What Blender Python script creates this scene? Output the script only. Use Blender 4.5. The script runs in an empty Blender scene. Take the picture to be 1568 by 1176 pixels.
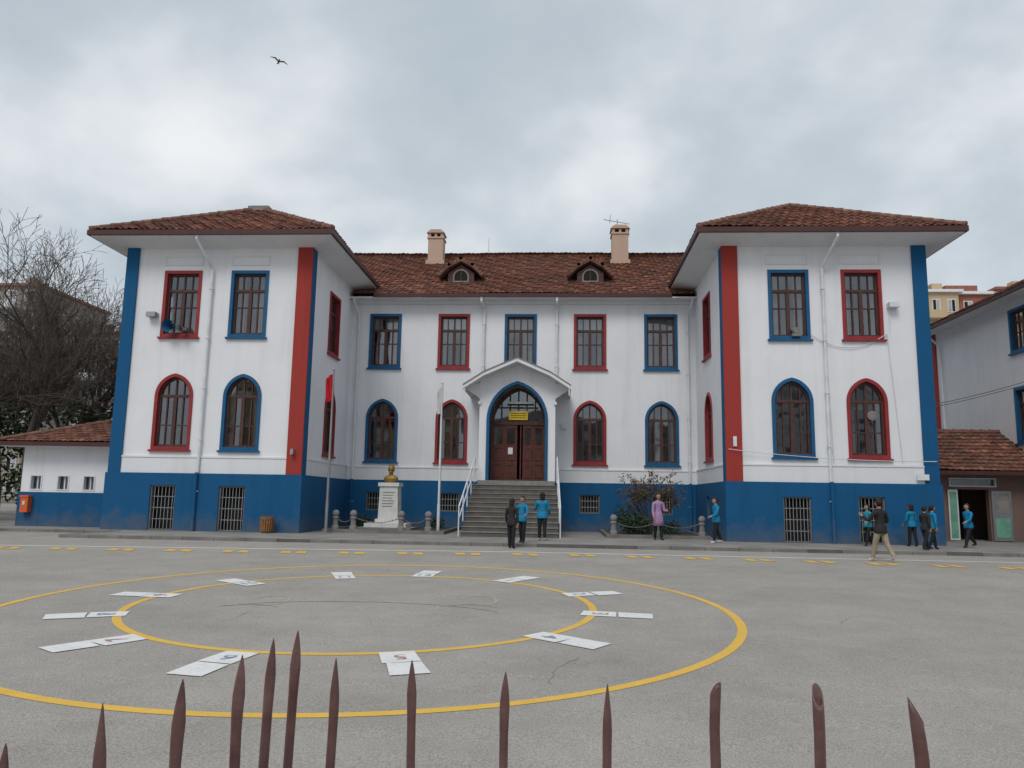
import bpy, bmesh, math, random
from mathutils import Vector, Matrix
random.seed(7)
S=bpy.context.scene
col=S.collection
def gz(y):
    if y>=-4.5: return 0.0
    return -0.026*(-4.5-max(y,-30))
# ---------------------------------------------------------------- materials
def mat(name,c,rough=0.7,var=0.12,scale=2.0,bump=0.0,bscale=30,metal=0.0,c2=None,detail=3,spec=0.3,bd=.02):
    m=bpy.data.materials.new(name);m.use_nodes=True;nt=m.node_tree;n=nt.nodes;l=nt.links
    b=n['Principled BSDF'];b.inputs['Roughness'].default_value=rough;b.inputs['Metallic'].default_value=metal
    b.inputs['Specular IOR Level'].default_value=spec
    tc=n.new('ShaderNodeTexCoord')
    nz=n.new('ShaderNodeTexNoise');nz.inputs['Scale'].default_value=scale;nz.inputs['Detail'].default_value=detail;nz.inputs['Roughness'].default_value=.62
    l.new(tc.outputs['Object'],nz.inputs['Vector'])
    mx=n.new('ShaderNodeMix');mx.data_type='RGBA'
    if c2 is None: c2=tuple(min(1,v*(1+var)) for v in c); c=tuple(v*(1-var) for v in c)
    mr=n.new('ShaderNodeMapRange');mr.inputs[1].default_value=.3;mr.inputs[2].default_value=.7
    l.new(nz.outputs[0],mr.inputs[0]);l.new(mr.outputs[0],mx.inputs[0])
    mx.inputs[6].default_value=(*c,1);mx.inputs[7].default_value=(*c2,1)
    l.new(mx.outputs[2],b.inputs['Base Color'])
    if bump>0:
        n2=n.new('ShaderNodeTexNoise');n2.inputs['Scale'].default_value=bscale;n2.inputs['Detail'].default_value=2
        l.new(tc.outputs['Object'],n2.inputs['Vector'])
        bp=n.new('ShaderNodeBump');bp.inputs['Strength'].default_value=bump;bp.inputs['Distance'].default_value=bd
        l.new(n2.outputs[0],bp.inputs['Height']);l.new(bp.outputs[0],b.inputs['Normal'])
    return m
def plaster(name,c,dirt=(.45,.43,.40),amt=.28):
    m=mat(name,c,.85,.03,.8,.2,18);nt=m.node_tree;n=nt.nodes;l=nt.links;b=n['Principled BSDF']
    src=b.inputs['Base Color'].links[0].from_socket
    tc=n.new('ShaderNodeTexCoord');mp=n.new('ShaderNodeMapping');mp.inputs['Scale'].default_value=(2.2,2.2,.16)
    l.new(tc.outputs['Object'],mp.inputs[0])
    nz=n.new('ShaderNodeTexNoise');nz.inputs['Scale'].default_value=1.0;nz.inputs['Detail'].default_value=5;nz.inputs['Roughness'].default_value=.7
    l.new(mp.outputs[0],nz.inputs['Vector'])
    mr=n.new('ShaderNodeMapRange');mr.inputs[1].default_value=.5;mr.inputs[2].default_value=.8;mr.inputs[4].default_value=amt
    l.new(nz.outputs[0],mr.inputs[0])
    mx=n.new('ShaderNodeMix');mx.data_type='RGBA';mx.inputs[7].default_value=(c[0]*dirt[0]*1.3,c[1]*dirt[1]*1.3,c[2]*dirt[2]*1.3,1)
    l.new(mr.outputs[0],mx.inputs[0]);l.new(src,mx.inputs[6])
    # grime rising from the foot of the wall
    sp=n.new('ShaderNodeSeparateXYZ');l.new(tc.outputs['Object'],sp.inputs[0])
    n3=n.new('ShaderNodeTexNoise');n3.inputs['Scale'].default_value=3;n3.inputs['Detail'].default_value=3;l.new(tc.outputs['Object'],n3.inputs['Vector'])
    g1=n.new('ShaderNodeMath');g1.operation='MULTIPLY_ADD';g1.inputs[1].default_value=-1.3;l.new(n3.outputs[0],g1.inputs[0]);l.new(sp.outputs[2],g1.inputs[2])
    g2=n.new('ShaderNodeMapRange');g2.inputs[1].default_value=-.7;g2.inputs[2].default_value=.15;g2.inputs[3].default_value=.6;g2.inputs[4].default_value=0;l.new(g1.outputs[0],g2.inputs[0])
    m3=n.new('ShaderNodeMix');m3.data_type='RGBA';m3.inputs[7].default_value=(.13,.125,.12,1);l.new(g2.outputs[0],m3.inputs[0]);l.new(mx.outputs[2],m3.inputs[6])
    l.new(m3.outputs[2],b.inputs['Base Color'])
    return m
WHITE=plaster('white_plaster',(.75,.76,.79))
TRIMW=plaster('white_trim',(.72,.73,.75))
BLUE=plaster('blue_paint',(.006,.088,.215),amt=.5)
RED=plaster('red_paint',(.33,.042,.034),amt=.5)
BLUEF=mat('blue_frame',(.008,.092,.21),.5,.15,3)
REDF=mat('red_frame',(.27,.030,.034),.5,.15,3)
BROWN=mat('brown_wood',(.080,.036,.030),.45,.25,6)
DOORB=mat('door_wood',(.105,.030,.022),.4,.25,5)
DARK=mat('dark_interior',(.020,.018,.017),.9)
CURT=mat('curtain_cloth',(.38,.38,.38),.9,.2,3)
GUT=mat('gutter_brown',(.075,.030,.028),.5)
PIPE=mat('pipe_white',(.66,.68,.70),.5)
STONE=mat('grey_stone',(.22,.21,.20),.85,.2,4,.3,40)
STEPS=mat('step_stone',(.12,.11,.10),.85,.2,4,.3,40)
NOSE=mat('step_nosing',(.23,.215,.20),.8,.2,4)
MARB=mat('white_marble',(.62,.62,.60),.5,.1,3)
GOLD=mat('gold_bronze',(.30,.19,.05),.5,.3,8,metal=.55)
IRON=mat('iron_bars',(.16,.15,.15),.5)
STEEL=mat('steel_grey',(.35,.36,.37),.4,metal=.6)
PEACH=plaster('peach_plaster',(.50,.36,.28))
GREYC=mat('concrete_pavement',(.25,.24,.225),.9,.22,.8,.3,30)
KERB=mat('kerb_concrete',(.19,.18,.17),.85,.25,1.2,.3,30)
KERBD=mat('kerb_dark',(.12,.115,.11),.85,.2,2)
SOIL=mat('soil',(.05,.04,.028),.95,.4,5,.6,20,c2=(.05,.07,.025))
BARK=mat('bark',(.085,.07,.06),.9,.3,3)
TWIG=mat('twig',(.12,.10,.088),.9,.3,3)
LEAF=mat('leaf_dark',(.010,.024,.009),.6,c2=(.045,.072,.028),scale=2.5)
LEAFR=mat('leaf_red',(.12,.03,.02),.6,c2=(.07,.10,.03),scale=6)
FENCE=mat('fence_paint',(.085,.036,.034),.36,.3,22,.6,140,c2=(.16,.085,.08),spec=.5,detail=5,bd=.0012)
FLAG=mat('flag_red',(.50,.01,.02),.7)
CLOTHW=mat('cloth_white',(.6,.6,.6),.8)
YEL=mat('sign_yellow',(.72,.5,.04),.5)
ORANGE=mat('orange_plastic',(.6,.12,.03),.4)
WOODL=mat('slat_wood',(.22,.10,.035),.6,.3,9)
GREENP=mat('green_door_paint',(.16,.36,.26),.6,.2,3)
PINK=plaster('brown_render',(.20,.125,.105))
CRK=mat('crack_tar',(.20,.19,.175),.9)
def glass():
    m=bpy.data.materials.new('window_glass');m.use_nodes=True;n=m.node_tree.nodes;l=m.node_tree.links
    n.remove(n['Principled BSDF'])
    b=n.new('ShaderNodeBsdfGlossy');b.inputs[0].default_value=(.33,.35,.37,1);b.inputs['Roughness'].default_value=.04
    tc=n.new('ShaderNodeTexCoord');nz=n.new('ShaderNodeTexNoise');nz.inputs['Scale'].default_value=.9;nz.inputs['Detail'].default_value=0
    l.new(tc.outputs['Object'],nz.inputs['Vector']);bp=n.new('ShaderNodeBump');bp.inputs['Strength'].default_value=.35;bp.inputs['Distance'].default_value=.05
    l.new(nz.outputs[0],bp.inputs['Height']);l.new(bp.outputs[0],b.inputs['Normal'])
    t=n.new('ShaderNodeBsdfTransparent');t.inputs[0].default_value=(.8,.82,.82,1);mx=n.new('ShaderNodeMixShader');mx.inputs[0].default_value=.55
    l.new(b.outputs[0],mx.inputs[1]);l.new(t.outputs[0],mx.inputs[2]);l.new(mx.outputs[0],n['Material Output'].inputs[0]);return m
GLASS=glass()
def tilemat(name,ca,cb,cc):
    m=bpy.data.materials.new(name);m.use_nodes=True;n=m.node_tree.nodes;l=m.node_tree.links;b=n['Principled BSDF'];b.inputs['Roughness'].default_value=.85;b.inputs['Specular IOR Level'].default_value=.15
    uv=n.new('ShaderNodeUVMap');fl=n.new('ShaderNodeVectorMath');fl.operation='FLOOR';l.new(uv.outputs[0],fl.inputs[0])
    wn=n.new('ShaderNodeTexWhiteNoise');wn.noise_dimensions='2D';l.new(fl.outputs[0],wn.inputs['Vector'])
    cr=n.new('ShaderNodeValToRGB');cr.color_ramp.elements[0].color=(*ca,1);cr.color_ramp.elements[1].color=(*[v*1.35 for v in cb],1);e=cr.color_ramp.elements.new(.85);e.color=(*cb,1)
    l.new(wn.outputs[0],cr.inputs[0])
    tc=n.new('ShaderNodeTexCoord');nz=n.new('ShaderNodeTexNoise');nz.inputs['Scale'].default_value=.9;nz.inputs['Detail'].default_value=6;nz.inputs['Roughness'].default_value=.7;l.new(tc.outputs['Object'],nz.inputs['Vector'])
    mr=n.new('ShaderNodeMapRange');mr.inputs[1].default_value=.42;mr.inputs[2].default_value=.70;mr.inputs[4].default_value=.8;l.new(nz.outputs[0],mr.inputs[0])
    mx=n.new('ShaderNodeMix');mx.data_type='RGBA';l.new(mr.outputs[0],mx.inputs[0]);l.new(cr.outputs[0],mx.inputs[6]);mx.inputs[7].default_value=(*cc,1)
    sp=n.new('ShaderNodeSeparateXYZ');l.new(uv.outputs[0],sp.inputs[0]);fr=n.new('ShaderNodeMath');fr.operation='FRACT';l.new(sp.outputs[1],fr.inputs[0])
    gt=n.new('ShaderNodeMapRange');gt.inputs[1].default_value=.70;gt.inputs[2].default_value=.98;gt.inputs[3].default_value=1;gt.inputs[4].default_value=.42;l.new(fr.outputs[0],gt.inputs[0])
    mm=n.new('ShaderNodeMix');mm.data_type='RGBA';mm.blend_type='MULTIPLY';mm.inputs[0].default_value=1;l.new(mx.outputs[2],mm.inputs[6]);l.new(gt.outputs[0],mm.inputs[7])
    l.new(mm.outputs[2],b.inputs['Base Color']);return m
TILE=tilemat('roof_tile',(.155,.068,.050),(.275,.125,.088),(.120,.083,.068))
# ---------------------------------------------------------------- mesh builder
def empty(name,loc=(0,0,0)):
    o=bpy.data.objects.new(name,None);o.location=loc;col.objects.link(o);return o
class MB:
    def __init__(s): s.v=[];s.f=[];s.m=[];s.mats=[]
    def mi(s,m):
        if m not in s.mats: s.mats.append(m)
        return s.mats.index(m)
    def poly(s,pts,m):
        k=len(s.v);s.v+=[tuple(p) for p in pts];s.f.append(tuple(range(k,k+len(pts))));s.m.append(s.mi(m))
    def box(s,a0,a1,b0,b1,c0,c1,m,fr=None):
        P=[(a,b,c) for a in(a0,a1) for b in(b0,b1) for c in(c0,c1)]
        if fr: P=[fr(*p) for p in P]
        k=len(s.v);s.v+=P
        for q in((0,1,3,2),(4,6,7,5),(0,4,5,1),(2,3,7,6),(0,2,6,4),(1,5,7,3)): s.f.append(tuple(k+i for i in q));s.m.append(s.mi(m))
    def ext(s,pts,w0,w1,m,fr):
        n=len(pts);A=[fr(u,z,w0) for u,z in pts];B=[fr(u,z,w1) for u,z in pts];k=len(s.v);s.v+=A+B
        s.f+= [tuple(range(k,k+n)),tuple(range(k+2*n-1,k+n-1,-1))];s.m+=[s.mi(m)]*2
        for i in range(n):
            j=(i+1)%n;s.f.append((k+i,k+j,k+n+j,k+n+i));s.m.append(s.mi(m))
    def ring(s,po,pi,w0,w1,m,fr,closed=True):
        n=len(po);k=len(s.v)
        s.v+=[fr(u,z,w1) for u,z in po]+[fr(u,z,w1) for u,z in pi]+[fr(u,z,w0) for u,z in po]+[fr(u,z,w0) for u,z in pi]
        for i in range(n):
            j=(i+1)%n
            for a,b,c,d in((i,j,n+j,n+i),(2*n+i,2*n+j,j,i),(n+i,n+j,3*n+j,3*n+i)):
                s.f.append((k+a,k+b,k+c,k+d));s.m.append(s.mi(m))
    def tube(s,p0,p1,r0,r1,m,n=6,cap=True):
        p0=Vector(p0);p1=Vector(p1);d=(p1-p0)
        if d.length<1e-6:return
        d.normalize();a=d.cross(Vector((0,0,1)) if abs(d.z)<.9 else Vector((1,0,0))).normalized();b=d.cross(a)
        k=len(s.v)
        for p,r in((p0,r0),(p1,r1)):
            for i in range(n):
                t=2*math.pi*i/n;s.v.append(tuple(p+a*(r*math.cos(t))+b*(r*math.sin(t))))
        for i in range(n):
            j=(i+1)%n;s.f.append((k+i,k+j,k+n+j,k+n+i));s.m.append(s.mi(m))
        if cap: s.f+=[tuple(range(k,k+n)),tuple(range(k+n,k+2*n))];s.m+=[s.mi(m)]*2
    def pipe(s,pts,r,m,n=8):
        for a,b in zip(pts,pts[1:]): s.tube(a,b,r,r,m,n)
    def ell(s,c,r,m,nu=12,nv=8,f=None):
        k=len(s.v)
        for j in range(nv+1):
            ph=math.pi*j/nv
            for i in range(nu):
                t=2*math.pi*i/nu;p=Vector((math.sin(ph)*math.cos(t),math.sin(ph)*math.sin(t),math.cos(ph)))
                if f:p=f(p)
                s.v.append((c[0]+p.x*r[0],c[1]+p.y*r[1],c[2]+p.z*r[2]))
        for j in range(nv):
            for i in range(nu):
                a=k+j*nu+i;b=k+j*nu+(i+1)%nu;s.f.append((a,b,b+nu,a+nu));s.m.append(s.mi(m))
    def build(s,name,parent=None,smooth=False,recalc=True,loc=None):
        me=bpy.data.meshes.new(name);me.from_pydata(s.v,[],s.f)
        for m in s.mats: me.materials.append(m)
        me.polygons.foreach_set('material_index',s.m)
        if recalc:
            bm=bmesh.new();bm.from_mesh(me);bmesh.ops.remove_doubles(bm,verts=bm.verts,dist=1e-5) if smooth else None
            bmesh.ops.recalc_face_normals(bm,faces=bm.faces);bm.to_mesh(me);bm.free()
        if smooth: me.polygons.foreach_set('use_smooth',[True]*len(me.polygons))
        o=bpy.data.objects.new(name,me);col.objects.link(o)
        if parent:o.parent=parent
        if loc:o.location=loc
        return o
def front(y): return lambda u,z,w:(u,y-w,z)
def facePX(x): return lambda u,z,w:(x+w,u,z)
def faceNX(x): return lambda u,z,w:(x-w,u,z)
def outline(u0,u1,z0,z1,rise,ins):
    a0=u0+ins;a1=u1-ins;b0=z0+ins;b1=z1-ins
    if not rise: return [(a0,b0),(a1,b0),(a1,b1),(a0,b1)]
    a=(a1-a0)/2;uc=(a0+a1)/2;zs=z1-rise;r=rise-ins;c=(r*r-a*a)/(2*a);R=a+c
    pts=[(a0,b0),(a1,b0)];N=9;th=math.atan2(r,c)
    for i in range(N+1):
        t=th*i/N;pts.append((uc-c+R*math.cos(t),zs+R*math.sin(t)))
    for i in range(N-1,-1,-1):
        t=th*i/N;pts.append((uc+c-R*math.cos(t),zs+R*math.sin(t)))
    return pts
def wall(name,parent,fr,pts,holes,th,m):
    cu=bpy.data.curves.new(name,'CURVE');cu.dimensions='2D';cu.fill_mode='BOTH';cu.extrude=th/2
    for P in [pts]+holes:
        sp=cu.splines.new('POLY');sp.points.add(len(P)-1)
        for q,(u,z) in zip(sp.points,P): q.co=(u,z,0,1)
        sp.use_cyclic_u=True
    o=bpy.data.objects.new(name,cu);col.objects.link(o);bpy.context.view_layer.update()
    me=bpy.data.meshes.new_from_object(o.evaluated_get(bpy.context.evaluated_depsgraph_get()));bpy.data.objects.remove(o)
    for v in me.vertices: v.co=fr(v.co.x,v.co.y,v.co.z-th/2)
    bm=bmesh.new();bm.from_mesh(me);bmesh.ops.remove_doubles(bm,verts=bm.verts,dist=1e-4);bmesh.ops.recalc_face_normals(bm,faces=bm.faces);bm.to_mesh(me);bm.free()
    for p in me.polygons:p.use_smooth=False
    me.materials.clear();me.materials.append(m);ob=bpy.data.objects.new(name,me);col.objects.link(ob);ob.parent=parent;return ob
def window(mb,fr,u0,u1,z0,z1,rise,cm,style=0,rnd=None):
    rnd=rnd or random
    B=.12
    o0=outline(u0,u1,z0,z1,rise,0);o1=outline(u0,u1,z0,z1,rise,B)
    mb.ring(o0,o1,-.20,.04,cm,fr)
    mb.box(u0-.06,u1+.06,z0-.07,z0-.002,-.05,.11,cm,fr)
    o2=outline(u0,u1,z0,z1,rise,B+.075);mb.ring(o1,o2,-.20,-.11,BROWN,fr)
    a0=u0+B;a1=u1-B;b0=z0+B;b1=z1-B;uc=(a0+a1)/2;h=z1-z0
    zt=(z1-rise+.02) if rise else z1-.30*h
    def top(u):
        if not rise: return b1
        a=(a1-a0)/2;r=rise-B;c=(r*r-a*a)/(2*a);R=a+c;x=abs(u-uc);return z1-rise+math.sqrt(max(0,R*R-(x+c)**2))
    mb.box(a0,a1,zt-.05,zt+.05,-.19,-.095,BROWN,fr)
    q=(a1-a0)/4
    mb.box(uc-.065,uc+.065,b0,zt-.05,-.19,-.10,BROWN,fr)
    for u in(uc-q,uc+q):
        mb.box(u-.025,u+.025,b0,zt-.05,-.19,-.12,BROWN,fr)
        mb.box(u-.02,u+.02,zt+.05,top(u)-.03,-.19,-.12,BROWN,fr)
    mb.box(uc-.03,uc+.03,zt+.05,top(uc)-.03,-.19,-.12,BROWN,fr)
    zm=b0+(zt-b0)*(.42 if rise else .62)
    mb.box(a0+.05,a1-.05,zm-.02,zm+.02,-.185,-.125,BROWN,fr)
    for k in range(4):
        ua=a0+q*k;ub=ua+q;t=rnd.uniform(-.008,.008);s=rnd.uniform(-.006,.006)
        mb.poly([fr(ua,b0,-.165+t),fr(ub,b0,-.165-t),fr(ub,zt,-.165-t+s),fr(ua,zt,-.165+t+s)],GLASS)
    mb.poly([fr(a0,zt,-.166),fr(a1,zt,-.166)]+[fr(u,z,-.166) for u,z in o1[2:]],GLASS)
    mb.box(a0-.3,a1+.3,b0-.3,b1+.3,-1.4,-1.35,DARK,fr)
    if rnd.random()<.8:  # pale curtain strips, also standing in for reflections in the panes
        w=rnd.uniform(.12,.34)*(a1-a0)
        r_=rnd.random()
        ops=[(a0,a0+w),(a1-w,a1)] if r_<.6 else ([(a0,a0+w*1.6)] if r_<.8 else [(a1-w*1.8,a1)])
        for c0,c1 in ops:
            n=8
            for i in range(n):
                x0=c0+(c1-c0)*i/n;x1=c0+(c1-c0)*(i+1)/n;w0=-.30-(.04 if i%2 else 0);w1=-.30-(0 if i%2 else .04)
                mb.poly([fr(x0,b0,w0),fr(x1,b0,w1),fr(x1,zt if rise else b1,w1),fr(x0,zt if rise else b1,w0)],CURT)
    if style==1:
        mb.poly([fr(a0,zt,-.24),fr(a1,zt,-.24),fr(a1,b1-.02,-.24),fr(a0,b1-.02,-.24)],CLOTHW)
    elif rnd.random()<.3:
        zz=zt-rnd.uniform(.1,.6);mb.poly([fr(a0,zz,-.26),fr(a1,zz,-.26),fr(a1,zt,-.26),fr(a0,zt,-.26)],CURT)
def tiled(name,parent,origin,eu,ev,L,H,clips,m=TILE,cw=.24,rw=.34):
    eu=Vector(eu).normalized();ev=Vector(ev).normalized();nn=eu.cross(ev)
    if nn.z<0: nn=-nn
    origin=Vector(origin);nc=int(L/cw)+1;nr=int(math.ceil(H/rw));sub=4
    us=[]
    for c in range(nc):
        for s_ in range(sub): us.append((c,s_/sub))
    us.append((nc-1,1.0))
    rg=random.Random(len(name)*13);jit={}
    V=[];UV=[];rows=[]
    for r in range(nr): rows+=[(r,0.0),(r,.985)]
    ph=rg.uniform(0,6)
    for (r,fv) in rows:
        for (c,fu) in us:
            k=(r,c)
            if k not in jit: jit[k]=rg.uniform(-.010,.010)+(.02 if rg.random()<.02 else 0)
            h=.060*(1-fv)+.032*abs(math.sin(math.pi*fu))+jit[k]
            u=(c+fu)*cw;v=(r+fv)*rw+.012*math.sin(c*1.7+r*2.3+ph)
            h+=.03*math.sin(u*.55+ph)*math.sin(v*.8+ph)
            V.append(origin+eu*u+ev*v+nn*h);UV.append((c+min(fu,.97)+.01,r+1-fv*.98-.01))
    nu=len(us);F=[]
    for j in range(len(rows)-1):
        for i in range(nu-1): a=j*nu+i;F.append((a,a+1,a+1+nu,a+nu))
    me=bpy.data.meshes.new(name);me.from_pydata([tuple(v) for v in V],[],F);uvl=me.uv_layers.new(name='UVMap')
    for p in me.polygons:
        for li,vi in zip(p.loop_indices,p.vertices): uvl.data[li].uv=UV[vi]
    bm=bmesh.new();bm.from_mesh(me)
    for co,no in clips:
        bmesh.ops.bisect_plane(bm,geom=bm.verts[:]+bm.edges[:]+bm.faces[:],plane_co=co,plane_no=no,clear_outer=True)
    bmesh.ops.recalc_face_normals(bm,faces=bm.faces);bm.to_mesh(me);bm.free()
    me.materials.append(m);o=bpy.data.objects.new(name,me);col.objects.link(o);o.parent=parent;return o
def ridge(mb,p0,p1,m,r=.13,st=.38):
    p0=Vector(p0);p1=Vector(p1);n=max(1,int((p1-p0).length/st))
    for i in range(n):
        a=p0.lerp(p1,i/n);b=p0.lerp(p1,min(1,(i+1.12)/n));mb.tube(a,b,r*random.uniform(.92,1.12),r*.80,m,8)
RIDGE=mat('ridge_tile',(.19,.10,.075),.9,.4,3)
# ================================================================= SCHOOL
school=empty('school_building')
ZP=2.17;XI=7.70;XO=14.83;D=6.05;TOPW=10.78;TOPC=10.30
UW=(7.28,9.87);LW=(3.03,5.885);CU=(7.16,9.655);CL=(2.965,5.77);RISE=.86
wins=MB()
def hole(u0,u1,z0,z1,rise): return outline(u0,u1,z0,z1,rise,.07)
rr=random.Random(3)
for sgn,wx in((-1,[(-13.38,-11.91,'R'),(-10.76,-9.30,'B')]),(1,[(9.28,10.74,'B'),(11.89,13.31,'R')])):
    x0,x1=sorted((sgn*XI,sgn*XO));fr=front(0);holes=[]
    for u0,u1,c in wx:
        cm=REDF if c=='R' else BLUEF
        holes+=[hole(u0,u1,*UW,0),hole(u0,u1,*LW,RISE)]
        window(wins,fr,u0,u1,*UW,0,cm,0,rr);window(wins,fr,u0,u1,*LW,RISE,cm,0,rr)
        wins.ring([(u0-.05,10.08),(u1,10.08),(u1,10.45),(u0-.05,10.45)],[(u0,10.13),(u1-.05,10.13),(u1-.05,10.40),(u0,10.40)],0.0,.03,TRIMW,fr)
    wall('wing_front_wall',school,fr,[(x0,ZP-.05),(x1,ZP-.05),(x1,TOPW),(x0,TOPW)],holes,.28,WHITE)
    fs=facePX(-XI) if sgn<0 else faceNX(XI)
    sw=(2.55,4.05)
    wall('wing_inner_wall',school,fs,[(0.28,ZP-.05),(D,ZP-.05),(D,TOPW),(0.28,TOPW)],[hole(*sw,7.2,9.78,0),hole(*sw,3.05,5.8,RISE)],.28,WHITE)
    window(wins,fs,*sw,7.2,9.78,0,REDF,0,rr);window(wins,fs,*sw,3.05,5.8,RISE,REDF,0,rr)
    fo=faceNX(-XO) if sgn<0 else facePX(XO)
    ws=[(2.2,3.7),(5.4,6.9),(8.8,10.3),(13,14.5)]
    wall('wing_outer_wall',school,fo,[(0.28,ZP-.05),(20,ZP-.05),(20,TOPW),(0.28,TOPW)],[hole(a,b,*UW,0) for a,b in ws]+[hole(a,b,*LW,RISE) for a,b in ws],.28,WHITE)
    for a,b in ws: window(wins,fo,a,b,*UW,0,BLUEF,0,rr);window(wins,fo,a,b,*LW,RISE,BLUEF,0,rr)
cx=[(-6.87,-5.42,'B'),(-3.74,-2.31,'R'),(-.74,.70,'B'),(2.35,3.79,'R'),(5.46,6.92,'B')]
fr=front(D);holes=[]
for i,(u0,u1,c) in enumerate(cx):
    cm=REDF if c=='R' else BLUEF
    holes.append(hole(u0,u1,*CU,0));window(wins,fr,u0,u1,*CU,0,cm,1 if i in(1,2,3) else 0,rr)
    if i!=2: holes.append(hole(u0,u1,*CL,RISE));window(wins,fr,u0,u1,*CL,RISE,cm,0,rr)
holes.append(outline(-1.15,1.15,ZP+.01,6.1,1.5,0))
wall('central_front_wall',school,fr,[(-XI,ZP-.05),(XI,ZP-.05),(XI,TOPC),(-XI,TOPC)],holes,.28,WHITE)
wins.build('windows',school)
back=MB();back.box(-XO,XO,19.7,20,0,TOPW,WHITE);back.box(-XI,-XI+.2,D+1.5,19.6,0,10,DARK);back.box(XI-.2,XI,D+1.5,19.6,0,10,DARK)
back.box(-XO+.3,XO-.3,D+1.6,19.6,6.45,6.6,DARK);back.build('rear_wall',school)
pl=MB()
def plinth(fr,u0,u1,ops,w=.13,zt=ZP):
    hs=[[(a,b),(c,b),(c,d),(a,d)] for a,c,b,d in ops]
    wall('plinth',school,(lambda u,z,ww:fr(u,z,ww+w)),[(u0,.0),(u1,.0),(u1,zt),(u0,zt)],hs,.38,BLUE)
    for a,c,b,d in ops:
        pl.box(a-.1,c+.1,b-.05,d+.05,-.42,-.38,DARK,fr)
        pl.ring([(a,b),(c,b),(c,d),(a,d)],[(a+.05,b+.05),(c-.05,b+.05),(c-.05,d-.05),(a+.05,d-.05)],w-.2,w-.06,IRON,fr)
        n=max(4,int((c-a)/.12))
        for i in range(1,n):
            u=a+(c-a)*i/n;pl.box(u-.010,u+.010,b,d,w-.12,w-.1,STEEL,fr)
        for k in range(1,3 if d-b<1 else 4):
            z=b+(d-b)*k/(3 if d-b<1 else 4);pl.box(a,c,z-.012,z+.012,w-.135,w-.122,STEEL,fr)
plinth(front(0),-XO-.13,-XI+.13,[(-13.2,-12.25,.10,1.72),(-10.62,-9.64,.10,1.72)])
plinth(front(0),XI-.13,XO+.13,[(9.54,10.5,.10,1.66),(12.1,13.0,.10,1.70)])
plinth(facePX(-XI),.25,D-.131,[(2.9,3.5,.95,1.65)]);plinth(faceNX(XI),.25,D-.131,[(2.9,3.5,.95,1.65)])
plinth(faceNX(-XO),.25,19.9,[]);plinth(facePX(XO),.25,19.9,[])
plinth(front(D),-XI-.01,XI+.01,[(-6.68,-5.7,.85,1.64),(-3.45,-2.58,.85,1.64),(2.62,3.49,.87,1.66),(5.75,6.6,.87,1.66)])
pl.build('basement_grilles',school)
tr=MB()
for sgn in(-1,1):
    a,b=sorted((sgn*(XI),sgn*XO));fr=front(0)
    tr.box(a-.05,b+.05,ZP+.002,2.74,.0,.05,TRIMW,fr);tr.box(a-.07,b+.07,2.742,2.80,.0,.075,TRIMW,fr)
    fs=facePX(-XI) if sgn<0 else faceNX(XI)
    tr.box(0,D,ZP+.002,2.74,.002,.048,TRIMW,fs);tr.box(0,D,2.742,2.80,.002,.073,TRIMW,fs)
    e=sgn*XI
    r0,r1=(e-.50,e+.075) if sgn<0 else (e-.075,e+.50)
    tr.box(r0,r1,ZP+.004,TOPW-.02,.02,.08,RED,fr)
    tr.box(-.019,.47,ZP+.004,TOPW-.02,.0,.077,BLUE,fs)
    o=sgn*XO
    b0,b1=(o-.08,o+.40) if sgn<0 else (o-.42,o+.08)
    tr.box(b0,b1,ZP+.004,TOPW-.02,.02,.08,BLUE,fr)
    fo=faceNX(-XO) if sgn<0 else facePX(XO);tr.box(-.019,.45,ZP+.004,TOPW-.02,.0,.081,BLUE,fo)
fr=front(D)
for a,b in((-XI,-1.63),(1.63,XI)):
    tr.box(a+.08,b,ZP+.002,2.70,.0,.05,TRIMW,fr);tr.box(a+.08,b,2.702,2.76,.0,.075,TRIMW,fr)
tr.build('pilasters_and_bands',school)
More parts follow.
